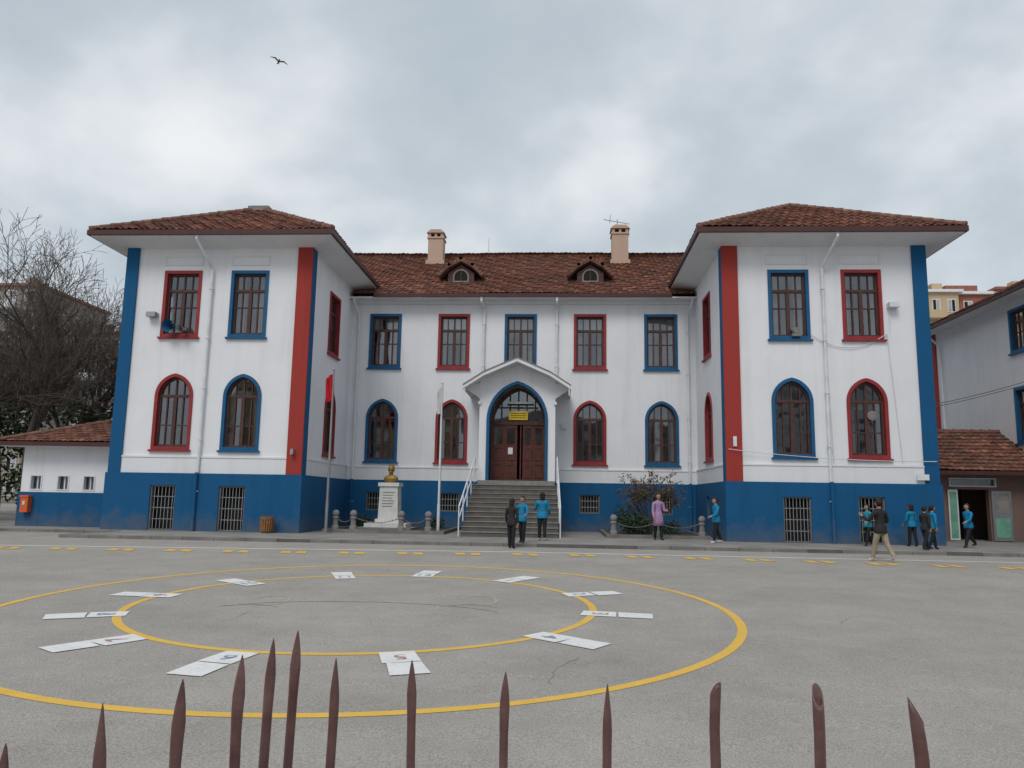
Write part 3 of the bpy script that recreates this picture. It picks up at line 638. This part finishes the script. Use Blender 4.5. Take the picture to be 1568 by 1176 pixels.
block('apartment_block',-80,-60,58,72,25.5,GRB,9,9,4,BRK);block('apartment_block',-59.5,-52,66,80,21.5,GRB,7,4,5,BRK);block('apartment_block',-51.5,-43,70,84,20,BRK,7,4,6,BRK)
block('apartment_block',-44,-16,-92,-78,17,OCH,5,12,7,BRK,-1);block('apartment_block',-9,14,-94,-80,14,GRB,4,10,8,BRK,-1);block('apartment_block',19,48,-90,-76,18,TRIMW,5,12,9,BRK,-1)  # unseen blocks behind the camera, added for the window glass to reflect
# ================================================================= plants
def bare_tree(name,loc,H,seed,spread=.55,levels=7,rt=.22):
    r=random.Random(seed);mb=MB()
    def grow(p,d,L,rad,lev):
        n=3 if lev<4 else 2;q=p
        for i in range(n):
            d=(d+Vector((r.uniform(-1,1),r.uniform(-1,1),r.uniform(-.5,.8)))*(.10+.03*lev)).normalized()
            q2=q+d*(L/n);r2=rad*(1-.35*(i+1)/n);r1=rad*(1-.35*i/n)
            mb.tube(q,q2,max(r1,.010),max(r2,.007),BARK if lev<4 else TWIG,7 if lev<2 else (5 if lev<4 else 3),cap=False);q=q2
            if lev<levels and lev>0 and i<n-1 and r.random()<.75: side(q,d,L*.6,r2*.55,lev+1)
        if lev<levels:
            for k in range(3 if lev<3 else 2): side(q,d,L*r.uniform(.66,.85),rad*.58,lev+1)
    def side(p,d,L,rad,lev):
        a=d.cross(Vector((r.uniform(-1,1),r.uniform(-1,1),r.uniform(-1,1)))).normalized()
        nd=(d+a*r.uniform(.45,1.0)*spread*1.5+Vector((0,0,.12))).normalized();grow(p,nd,L,rad,lev)
    grow(Vector((0,0,0)),Vector((0,0,1)),H*.26,rt,0)
    zm=max(v[2] for v in mb.v);k=H/zm
    mb.v=[(a*k,b*k,c*k) for a,b,c in mb.v]
    return mb.build(name,loc=loc,recalc=False,smooth=True)
bare_tree('bare_tree',(-22.6,6.5,0),14.1,1,.6);bare_tree('bare_tree',(-27.5,6,0),13.3,2,.6)
bare_tree('bare_tree',(-20.4,13,0),12.8,5,.6);bare_tree('bare_tree',(-26,14,0),14.0,9,.6);bare_tree('bare_tree',(-34,20,0),15.5,12)
def leafclump(mb,c,r,n,m,s=.1,rg=random):
    for i in range(n):
        v=Vector((rg.gauss(0,1),rg.gauss(0,1),rg.gauss(0,1))).normalized()*(rg.random()**.4)
        p=Vector(c)+Vector((v.x*r[0],v.y*r[1],v.z*r[2]))
        a=Vector((rg.gauss(0,1),rg.gauss(0,1),rg.gauss(0,1))).normalized();b=a.orthogonal().normalized()
        k=s*rg.uniform(.6,1.4);mb.poly([p+a*k,p+b*k*.45,p-a*k,p-b*k*.45],m)
ev=MB();rg=random.Random(4)
for i in range(62):
    x=-36+rg.random()*20;leafclump(ev,(x,11+rg.random()*5,1+rg.random()*(6.0 if x<-21 else 4.6)),(1.5,1.2,1.1),340,LEAF,.15,rg)
for i in range(26):
    leafclump(ev,(-23+i*.32,15.5+rg.random()*2,2.5+rg.random()*3.6),(1.3,.8,1.2),330,LEAF,.16,rg)
ev.build('evergreen_hedge',recalc=False)
cy=MB()
for i in range(26):
    z=1+i*.3;rad=1.7*(1-(i/30)**1.6)+.2;leafclump(cy,(-25.9+rg.uniform(-.3,.3),3.5,z),(rad,rad,.5),330,LEAF,.12,rg)
cy.tube((-25.9,3.5,0),(-25.9,3.5,7),.2,.05,BARK);cy.build('evergreen_tree',recalc=False)
gb=MB()
for x0,x1 in((-6.9,-2.6),(3.6,7.1)):
    gb.box(x0,x1,1.0,5.9,.05,.17,SOIL);gb.box(x0-.12,x1+.12,.88,.998,.05,.22,KERB);gb.box(x0-.12,x0-.002,1.0,5.9,.05,.22,KERB);gb.box(x1+.002,x1+.12,1.0,5.9,.05,.22,KERB)
gb.build('garden_bed')
sh=MB();rg=random.Random(14)
for i in range(26):
    a=rg.uniform(0,6.28);t=rg.uniform(.25,.85);p=Vector((5.35,3.2,.15));q=p+Vector((math.cos(a)*t*1.5,math.sin(a)*t*.8,rg.uniform(1.3,2.3)));mid=p.lerp(q,.5)+Vector((math.cos(a)*.1,0,.12))
    sh.tube(p,mid,.03,.02,BARK,5);sh.tube(mid,q,.02,.008,BARK,4)
    for k in range(6):
        s=mid.lerp(q,rg.random());e=s+Vector((rg.uniform(-.35,.35),rg.uniform(-.3,.3),rg.uniform(.1,.40)));sh.tube(s,e,.012,.006,TWIG,3);leafclump(sh,e,(.17,.16,.13),10,LEAFR,.055,rg)
leafclump(sh,(4.7,2.6,.55),(.6,.5,.45),700,LEAF,.07,rg);leafclump(sh,(4.25,2.9,.85),(.35,.3,.5),280,LEAF,.06,rg)
sh.build('garden_shrub',recalc=False)
for i,(x,y) in enumerate([(-6.5,4.8),(-3.4,4.9),(6.2,3.6)]):
    b=MB();leafclump(b,(x,y,.4),(.4,.35,.3),260,LEAF,.06,rg);b.build('low_shrub',recalc=False)
def bollard(x,y):
    b=MB();prof=[(.14,0),(.14,.12),(.10,.16),(.09,.38),(.12,.42),(.12,.47),(.07,.5)]
    for (r0_,z0),(r1_,z1) in zip(prof,prof[1:]): b.tube((0,0,z0),(0,0,z1),r0_,r1_,STONE,14)
    b.ell((0,0,.6),(.13,.13,.13),STONE,14,8);b.build('stone_bollard',loc=(x,y,.2))
BP=[[(-6.6,1.1),(-5.9,1.0),(-4.1,1.0),(-3.1,1.1)],[(3.75,1.1),(5.3,1.0),(6.95,1.1)]]
for grp in BP:
    for p in grp:bollard(*p)
cb=MB()
def chain(p,q,sag):
    n=26;p=Vector(p);q=Vector(q)
    for i in range(n):
        a=i/n;b=(i+.8)/n;A=p.lerp(q,a)-Vector((0,0,4*sag*a*(1-a)));B=p.lerp(q,b)-Vector((0,0,4*sag*b*(1-b)));cb.tube(A,B,.02 if i%2 else .012,.02 if i%2 else .012,IRON,4)
for grp in BP:
    for (a,b),(c_,d_) in zip(grp,grp[1:]):
        if abs(c_-a)<2.5: chain((a,b,.68),(c_,d_,.68),.2)
cb.build('bollard_chain')
mo=empty('bust_monument');b=MB();X,Y=-5.06,3.4
b.box(X-1.15,X+1.05,Y-1.0,Y+.6,.1,.24,STONE);b.box(X-.85,X+.8,Y-.75,Y+.5,.242,.40,MARB);b.box(X-.5,X+.5,Y-.42,Y+.42,.402,.56,MARB)
b.ext([(X-.40,.562),(X+.40,.562),(X+.36,1.85),(X-.36,1.85)],-.36,.36,MARB,front(Y));b.box(X-.42,X+.42,Y-.42,Y+.42,1.852,2.0,MARB)
for k in range(6): b.box(X-.24,X+.24-.05*(k%3),Y-.372,Y-.362,1.6-.11*k,1.625-.11*k,STONE)
b.build('pedestal',mo)
b=MB();z=2.0
b.ell((X,Y,z+.16),(.30,.17,.17),GOLD);b.ell((X,Y,z+.06),(.17,.14,.10),GOLD);b.ell((X,Y,z+.34),(.085,.09,.14),GOLD)
b.ell((X,Y-.02,z+.54),(.125,.15,.18),GOLD);b.ell((X,Y-.17,z+.52),(.025,.045,.04),GOLD,8,6);b.ell((X,Y-.12,z+.42),(.06,.06,.05),GOLD,8,6);b.ell((X,Y-.12,z+.59),(.09,.05,.025),GOLD,8,6)
for s in(-1,1): b.ell((X+s*.125,Y,z+.53),(.02,.035,.05),GOLD,8,6)
b.ell((X,Y+.03,z+.62),(.13,.14,.12),GOLD)
o=b.build('bust',mo,smooth=True);rm=o.modifiers.new('r','REMESH');rm.mode='VOXEL';rm.voxel_size=.014;rm.use_smooth_shade=True
def flagpole(name,x,y,zt,m,flagm,fl):
    e=empty(name);b=MB();b.tube((x,y,.05),(x,y,.12),.22,.22,STONE,12);b.tube((x,y,.1),(x,y,1.2),.06,.055,m,12);b.tube((x,y,1.2),(x,y,zt),.045,.028,m,12);b.ell((x,y,zt+.05),(.05,.05,.06),m)
    b.tube((x+.07,y,1.0),(x+.04,y,zt),.006,.006,IRON,4);b.build('pole',e)
    c=MB();n=9;k=14
    for i in range(n):
        for j in range(k):
            def P(i,j):
                s=i/n;t=j/k;return (x+(fl*.34*s*(1-.35*t)+.03*math.sin(9*s+t*3)),y-.05+.09*math.sin(s*14+t*2)*(1-.2*t),zt-.08-t*1.1-.35*s*(1-t)*.8)
            c.poly([P(i,j),P(i+1,j),P(i+1,j+1),P(i,j+1)],flagm)
    c.build('flag',e,smooth=True)
flagpole('flagpole',-6.81,.6,6.12,STEEL,FLAG,-.9);flagpole('flagpole',-2.82,1.7,5.81,PIPE,CLOTHW,-.6)
b=MB()
for i in range(16):
    t=2*math.pi*i/16;x,y=-8.6+.2*math.cos(t),-.55+.2*math.sin(t);b.box(x-.03,x+.03,y-.03,y+.03,.16,.68,WOODL)
b.tube((-8.6,-.55,.1),(-8.6,-.55,.2),.16,.18,IRON,14);b.tube((-8.6,-.55,.58),(-8.6,-.55,.62),.235,.235,IRON,16);b.build('litter_bin')
wv=MB()
for z0,z1,sg in((6.0,7.1,.25),(6.1,7.3,.3)):
    p=Vector((14.9,1.0,z0-1.1));q=Vector((20.6,-4,z1-.2));L=[p.lerp(q,i/16)-Vector((0,0,4*sg*(i/16)*(1-i/16))) for i in range(17)];wv.pipe(L,.014,IRON,4)
wv.build('overhead_cable')
# ================================================================= fence
tips=[(1.09,-.30,.72),(1.21,-.25,.76),(1.30,-.22,.84),(1.37,-.19,.92),(1.41,-.17,1.0),(1.44,-.16,1.05),(1.49,-.19,1.05),(1.58,-.19,1.12),(1.69,-.20,1.12),(1.81,-.21,1.08),(1.93,-.20,1.02),(2.05,-.20,.97),(2.16,-.21,.80)]
fe=empty('iron_fence');fb=MB();pts=[];rg=random.Random(11)
for (x,z,dd) in tips:
    k=dd/.95;pts.append((1.752+(x-1.752)*k,-28+.95*k,1.42+z*k))
k0=pts[0];k1=pts[-1]
pts=[(k0[0]-.3,k0[1]-.05,k0[2]),(k0[0]-.15,k0[1]-.02,k0[2])]+pts+[(k1[0]+.13,k1[1]-.03,k1[2]),(k1[0]+.26,k1[1]-.05,k1[2])]
def spike(x,y,z,kind):
    r=.0060 if kind=='p' else .0064;n=20;a0=rg.uniform(0,6.28);lx=rg.uniform(-.004,.004);tl=rg.uniform(-.010,.010)
    if kind=='p': rings=[(-1.9,1,1),(-.4,1,1),(-.085,1,1),(-.062,1.10,1.03),(-.045,1.16,.90),(-.028,.92,.60),(-.014,.58,.34),(-.005,.30,.18),(0,.06,.05)]
    else: rings=[(-1.9,1,1),(-.4,1,1),(-.06,1,1),(-.03,1.05,1.02),(-.012,1.1,1.0),(-.004,1.1,.95),(-.006,.8,.7),(-.05,.75,.7)]
    k=len(fb.v)
    for q,(dz,sx,sy) in enumerate(rings):
        for i in range(n):
            t=2*math.pi*i/n;px=r*sx*math.cos(t);py=r*sy*math.sin(t)
            X=px*math.cos(a0)-py*math.sin(a0);Y=px*math.sin(a0)+py*math.cos(a0)
            dd=0
            if kind!='p' and q>=3 and q<7: dd=-.011*(1+math.cos(t-a0-2.2))*(.5 if q==3 else 1)
            s_=lx*max(0,1+dz/.07) if dz>-.07 else 0
            s_+=tl*min(1,-dz/.4)
            fb.v.append((x+X+s_,y+Y,z+dz+dd))
    for j in range(len(rings)-1):
        for i in range(n):
            a=k+j*n+i;b_=k+j*n+(i+1)%n;fb.f.append((a,b_,b_+n,a+n));fb.m.append(fb.mi(FENCE))
for i,(x,y,z) in enumerate(pts): spike(x,y,z,'c' if i in(12,13,14) else 'p')
for h in(.62,1.6):
    for p,q in zip(pts,pts[1:]): fb.tube((p[0],p[1],p[2]-h),(q[0],q[1],q[2]-h),.014,.014,FENCE,8)
fb.build('spikes_and_rails',fe,smooth=True)
b=MB();bm_=mat('bird_feathers',(.08,.08,.085),.8,.3,6)
b.ell((0,0,0),(.07,.24,.07),bm_,10,8);b.ell((0,-.26,.03),(.045,.06,.045),bm_,8,6);b.tube((0,-.3,.03),(0,-.37,.02),.015,.003,YEL,5)
for s in(-1,1):
    P=[(s*.05,-.12,.02),(s*.28,-.2,.10),(s*.58,-.05,.06),(s*.62,.0,.05),(s*.3,-.02,.09),(s*.05,.10,.02)]
    b.poly(P,bm_);b.poly([(x,y,z-.012) for x,y,z in P],bm_)
b.poly([(-.04,.2,0),(.04,.2,0),(.09,.42,0),(-.09,.42,0)],bm_)
o=b.build('flying_bird',loc=(-17.5,20,30.61));o.rotation_euler=(.1,.2,.55);o.scale=(1.0,)*3
# ================================================================= people
SKIN=mat('skin',(.42,.24,.17),.6,.08,8);HAIR=mat('hair_dark',(.018,.012,.01),.6);JB=mat('jacket_blue',(.008,.19,.36),.7,.25,7,.5,14);JT=mat('jacket_teal',(.02,.24,.32),.7,.25,7,.5,14)
PB=mat('trousers_black',(.015,.016,.02),.8);PURP=mat('coat_lilac',(.34,.22,.37),.8,.15,6,.5,14);BLK=mat('top_black',(.025,.024,.026),.8);KHA=mat('trousers_khaki',(.32,.27,.20),.85,.15,5);SHOE=mat('shoe_dark',(.03,.03,.03),.5);SHOEW=mat('shoe_white',(.5,.5,.5),.5);EYE=mat('eye_dark',(.01,.01,.01),.3);LIP=mat('lips',(.35,.12,.10),.6)
def person(name,loc,head,H,top,bot,shoe=SHOE,legs=((8,5),(-8,5)),arms=((5,12,8),(-5,12,8)),lean=0,hair='short',bulk=1.0,coat=False,seed=0,headturn=0):
    J={};E=[];R={}
    def j(n,p,r): J[n]=Vector(p);R[n]=r
    ln_=math.radians(lean)
    def up(z,y=0,x=0):
        zz=z-.53;return (x,y-math.sin(ln_)*zz,.53+math.cos(ln_)*zz)
    j('pel',(0,0,.53),(.080*bulk,.060*bulk));j('wai',up(.61),(.074*bulk,.056*bulk));j('che',up(.71),(.086*bulk,.062*bulk));j('up',up(.785),(.074*bulk,.050*bulk));j('nec',up(.835),(.032,.032));j('hed',up(.88,-.005),(.030,.030))
    E+=[('pel','wai'),('wai','che'),('che','up'),('up','nec'),('nec','hed')]
    for s,sd in((1,'L'),(-1,'R')):
        a,kb_=legs[0 if s>0 else 1];a=math.radians(a);kk=math.radians(kb_)
        hip=Vector((s*.050,0,.49));kn=hip+Vector((s*.004,-math.sin(a),-math.cos(a)))*.215;an_=kn+Vector((0,-math.sin(a-kk),-math.cos(a-kk)))*.225
        j('hip'+sd,hip,(.062*bulk,.062*bulk));j('thi'+sd,hip.lerp(kn,.5),(.052*bulk,.052*bulk));j('kne'+sd,kn,(.042,.042));j('cal'+sd,kn.lerp(an_,.4),(.041,.041));j('ank'+sd,an_,(.033,.033));j('hee'+sd,an_+Vector((0,-.005,-.028)),(.028,.026));j('toe'+sd,an_+Vector((s*.014,-.085,-.032)),(.026,.016))
        E+=[('pel','hip'+sd),('hip'+sd,'thi'+sd),('thi'+sd,'kne'+sd),('kne'+sd,'cal'+sd),('cal'+sd,'ank'+sd),('ank'+sd,'hee'+sd),('hee'+sd,'toe'+sd)]
        f_,el,ab=arms[0 if s>0 else 1];f_=math.radians(f_);el=math.radians(el);ab=math.radians(ab)
        sh_=Vector(up(.785,0,s*.104));d=Vector((s*math.sin(ab),-math.sin(f_)*math.cos(ab),-math.cos(f_)*math.cos(ab)));eb=sh_+d*.165
        d2=Vector((s*math.sin(ab)*.3,-math.sin(f_+el),-math.cos(f_+el))).normalized();wr=eb+d2*.14
        j('sho'+sd,sh_,(.040*bulk,.040*bulk));j('elb'+sd,eb,(.034*bulk,.034*bulk));j('cuf'+sd,eb.lerp(wr,.85),(.028*bulk,.028*bulk));j('wri'+sd,wr,(.018,.018));j('pal'+sd,wr+d2*.035,(.013,.019))
        E+=[('up','sho'+sd),('sho'+sd,'elb'+sd),('elb'+sd,'cuf'+sd),('cuf'+sd,'wri'+sd),('wri'+sd,'pal'+sd)]
    low=min(J['ankL'].z,J['ankR'].z)-.054
    names=list(J);idx={n:i for i,n in enumerate(names)}
    me=bpy.data.meshes.new(name);me.from_pydata([tuple((J[n]-Vector((0,0,low)))) for n in names],[(idx[a],idx[b]) for a,b in E],[])
    o=bpy.data.objects.new(name,me);col.objects.link(o)
    sk=o.modifiers.new('s','SKIN');sk.use_smooth_shade=True
    for n,i in idx.items(): me.skin_vertices[0].data[i].radius=R[n];me.skin_vertices[0].data[i].use_root=(n=='pel')
    sb=o.modifiers.new('b','SUBSURF');sb.levels=2;sb.render_levels=2
    bpy.context.view_layer.update()
    m2=bpy.data.meshes.new_from_object(o.evaluated_get(bpy.context.evaluated_depsgraph_get()));bpy.data.objects.remove(o)
    P={n:J[n]-Vector((0,0,low)) for n in names}
    seg=[]
    for a,b in E:
        t=0
        if a=='pel' and b[:3]=='hip' or a[:3] in('hip','thi','kne','cal'): t=1
        if a[:3] in('ank','hee'): t=3
        if a[:3]=='wri' or a=='nec' or a[:3]=='cuf': t=2
        seg.append((P[a],P[b],t))
    def near(c):
        best=(9,0)
        for a,b,t in seg:
            d=b-a;u=max(0,min(1,(c-a).dot(d)/d.length_squared));q=(c-(a+d*u)).length
            if q<best[0]: best=(q,t)
        return best[1]
    mb=MB()
    for m_ in [top,bot,SKIN,shoe,HAIR,EYE,LIP]: mb.mats.append(m_)
    for v in m2.vertices: mb.v.append(tuple(v.co))
    for p in m2.polygons:
        t=near(p.center)
        if p.center.z<.51-low and t==0 and abs(p.center.x)<.1: t=1
        mb.f.append(tuple(p.vertices));mb.m.append(t)
    hc=P['hed']+Vector((0,-.010,.046));ct=math.radians(headturn)
    def hd(x,y,z): return (hc.x+x*math.cos(ct)-y*math.sin(ct),hc.y+x*math.sin(ct)+y*math.cos(ct),hc.z+z)
    def jaw(p):
        if p.z<0: p=Vector((p.x*(1+.34*p.z),p.y*(1+.2*p.z)-.10*(-p.z),p.z))
        if p.y<-.5: p=Vector((p.x,p.y*.96,p.z))
        return p
    mb.ell(hd(0,0,0),(.050,.060,.071),SKIN,20,14,jaw)
    mb.ell(hd(0,-.062,-.010),(.008,.013,.013),SKIN,8,6);mb.ell(hd(0,-.057,.004),(.005,.008,.018),SKIN,8,6)
    for s in(-1,1):
        mb.ell(hd(s*.019,-.0545,.006),(.008,.004,.004),EYE,8,6);mb.ell(hd(s*.019,-.055,.019),(.012,.004,.0025),HAIR,8,6);mb.ell(hd(s*.050,.004,-.004),(.006,.012,.017),SKIN,8,6)
    mb.ell(hd(0,-.057,-.035),(.015,.005,.004),LIP,8,6)
    def hairf(p):
        if p.y<-.35 and p.z<.38: return Vector((p.x*.86,p.y*.72,p.z))
        return p
    mb.ell(hd(0,.010,.014),(.057,.062,.066),HAIR,20,14,hairf)
    if hair=='long': mb.ell(hd(0,.034,-.045),(.055,.034,.095),HAIR,14,10)
    if hair=='pony': mb.ell(hd(0,.08,-.025),(.018,.022,.07),HAIR,10,8);mb.ell(hd(0,.065,.03),(.015,.02,.015),HAIR,8,6)
    for sd,s in(('L',1),('R',-1)):
        w=P['wri'+sd];pa=P['pal'+sd];d=(pa-w).normalized();side=d.cross(Vector((1,0,0))).normalized();inw=side.cross(d)
        for k,(o_,L_) in enumerate(((-.0135,.030),(-.0045,.038),(.0045,.040),(.0135,.034))):
            a=pa+side*o_;b_=a+d*L_*.6;c_=b_+(d-inw*.6*s).normalized()*L_*.55;mb.tube(a-d*.012,b_,.0052,.0047,SKIN,6);mb.tube(b_,c_,.0047,.0033,SKIN,6)
        a=w+d*.012+side*(.014);b_=a+(d*.7+side*.7).normalized()*.028;mb.tube(a,b_,.007,.006,SKIN,6);mb.tube(b_,b_+d*.018,.006,.004,SKIN,6)
    z0=.53-low;z1=(.30 if coat else .455)-low;n=24
    if coat: rings=[(z0+.07,.078*bulk,.062*bulk),(z0,.100*bulk,.080*bulk),((z0+z1)/2,.108*bulk,.092*bulk),(z1,.118*bulk,.104*bulk),(z1+.002,.10*bulk,.09*bulk)]
    else: rings=[(z0+.075,.080*bulk,.064*bulk),(z0+.02,.102*bulk,.082*bulk),(z0-.03,.108*bulk,.088*bulk),(z1+.012,.106*bulk,.088*bulk),(z1,.100*bulk,.082*bulk),(z1+.01,.085,.07)]
    k=len(mb.v)
    for zz,rx,ry in rings:
        for i in range(n):
            t=2*math.pi*i/n;q=1+.02*math.sin(5*t+seed)+.012*math.sin(9*t+zz*60);mb.v.append((rx*q*math.cos(t),ry*q*math.sin(t),zz))
    for jj in range(len(rings)-1):
        for i in range(n):
            a=k+jj*n+i;b_=k+jj*n+(i+1)%n;mb.f.append((a,b_,b_+n,a+n));mb.m.append(0)
    nk=P['nec'];mb.tube(nk-Vector((0,0,.03)),nk+Vector((0,-.004,.012)),.050,.041,top,14,cap=False)
    ob_=mb.build(name,smooth=True,recalc=True);ob_.location=loc;ob_.scale=(H/.995,)*3;ob_.rotation_euler=(0,0,math.radians(head));return ob_
PZ=.09
person('schoolchild',(.36,-4.75,gz(-4.75)),160,1.45,BLK,PB,hair='long',legs=((6,4),(-4,3)),seed=1)
person('schoolchild',(.62,-3.6,PZ),-20,1.42,JB,PB,hair='short',arms=((15,60,10),(5,20,10)),seed=2)
person('schoolchild',(1.20,-2.0,PZ),185,1.57,JB,PB,SHOEW,hair='long',arms=((25,70,14),(10,40,14)),bulk=1.1,seed=3)
person('woman_in_lilac_coat',(5.24,.0,PZ),15,1.62,PURP,PB,hair='long',coat=True,arms=((10,80,8),(5,20,8)),seed=4)
person('schoolchild',(6.96,-1.45,PZ),-75,1.5,JB,PB,SHOEW,legs=((14,6),(-12,12)),arms=((20,50,6),(-10,15,6)),seed=5)
person('schoolchild',(11.96,-1.2,PZ),-60,1.38,JT,PB,legs=((22,8),(-16,18)),arms=((25,40,8),(-20,20,8)),hair='pony',seed=6)
person('man_walking',(10.28,-6.45,gz(-6.45)),205,1.66,BLK,KHA,SHOEW,legs=((20,6),(-20,14)),arms=((30,95,20),(10,70,30)),seed=7)
person('schoolchild',(13.45,-1.03,PZ),200,1.38,JB,PB,hair='long',arms=((10,30,8),(5,20,8)),seed=8)
person('schoolchild',(12.9,-3.2,PZ),120,1.34,BLK,PB,legs=((18,6),(-14,14)),arms=((20,60,8),(-10,20,8)),hair='short',seed=9)
person('schoolchild',(13.40,-2.6,PZ),100,1.36,JB,PB,legs=((14,6),(-14,10)),hair='pony',seed=10)
person('schoolchild',(15.2,-1.17,PZ),-70,1.47,JB,PB,legs=((26,10),(-20,22)),arms=((28,40,6),(-26,20,6)),seed=11)
# ================================================================= sky, light, camera
w=bpy.data.worlds.new('World');S.world=w;w.use_nodes=True;n=w.node_tree.nodes;l=w.node_tree.links
bg=n['Background'];out=n['World Output']
sky=n.new('ShaderNodeTexSky');sky.sky_type='NISHITA';sky.sun_disc=False;sky.sun_elevation=math.radians(48);sky.sun_rotation=math.radians(195)
l.new(sky.outputs[0],bg.inputs[0]);bg.inputs[1].default_value=.10
tc=n.new('ShaderNodeTexCoord');sp=n.new('ShaderNodeSeparateXYZ');l.new(tc.outputs['Generated'],sp.inputs[0])
def M_(op,a,b=None,v=None):
    q=n.new('ShaderNodeMath');q.operation=op
    l.new(a,q.inputs[0])
    if b is not None: l.new(b,q.inputs[1])
    elif v is not None: q.inputs[1].default_value=v
    return q.outputs[0]
zp=M_('MAXIMUM',sp.outputs[2],v=0.0);zd=M_('ADD',zp,v=.42)
dx=M_('DIVIDE',sp.outputs[0],zd);dy=M_('DIVIDE',sp.outputs[1],zd)
cb_=n.new('ShaderNodeCombineXYZ');l.new(dx,cb_.inputs[0]);l.new(dy,cb_.inputs[1]);cb_.inputs[2].default_value=1.3
n1=n.new('ShaderNodeTexNoise');n1.inputs['Scale'].default_value=2.9;n1.inputs['Detail'].default_value=5;n1.inputs['Roughness'].default_value=.47;n1.inputs['Distortion'].default_value=.1;l.new(cb_.outputs[0],n1.inputs['Vector'])
cr=n.new('ShaderNodeValToRGB');cr.color_ramp.interpolation='B_SPLINE';E=cr.color_ramp.elements;E[0].position=.30;E[0].color=(.46,.53,.59,1);E[1].position=.70;E[1].color=(.92,.94,.96,1);e=E.new(.45);e.color=(.56,.625,.68,1);e=E.new(.55);e.color=(.70,.75,.79,1)
l.new(n1.outputs[0],cr.inputs[0])
hz=n.new('ShaderNodeMapRange');hz.inputs[1].default_value=0;hz.inputs[2].default_value=.30;hz.inputs[3].default_value=.75;hz.inputs[4].default_value=0;l.new(zp,hz.inputs[0])
mc=n.new('ShaderNodeMix');mc.data_type='RGBA';l.new(hz.outputs[0],mc.inputs[0]);l.new(cr.outputs[0],mc.inputs[6]);mc.inputs[7].default_value=(.67,.72,.77,1)
b2=n.new('ShaderNodeBackground');l.new(mc.outputs[2],b2.inputs[0]);b2.inputs[1].default_value=1.0
ms=n.new('ShaderNodeMixShader');ms.inputs[0].default_value=.95;l.new(bg.outputs[0],ms.inputs[1]);l.new(b2.outputs[0],ms.inputs[2]);l.new(ms.outputs[0],out.inputs[0])
sl=bpy.data.lights.new('sun','SUN');sl.energy=1.4;sl.angle=math.radians(25);sl.color=(1,.96,.91);so=bpy.data.objects.new('sun',sl);col.objects.link(so)
el=math.radians(48);az=math.radians(195)
dv=Vector((math.sin(az)*math.cos(el),math.cos(az)*math.cos(el),math.sin(el)));so.rotation_euler=dv.to_track_quat('Z','Y').to_euler();so.location=(0,-20,40)
ca=bpy.data.cameras.new('camera');co=bpy.data.objects.new('camera',ca);col.objects.link(co);S.camera=co
ca.sensor_width=36;ca.lens=36*1189.9/1568;ca.clip_end=2000;ca.clip_start=.05
co.matrix_world=Matrix(((.998073,-.007394,.061611,1.752),(.059852,-.147431,-.98726,-28),(.016383,.989045,-.146705,1.42),(0,0,0,1)))
S.view_settings.view_transform='Standard';S.view_settings.look='None';S.view_settings.exposure=0
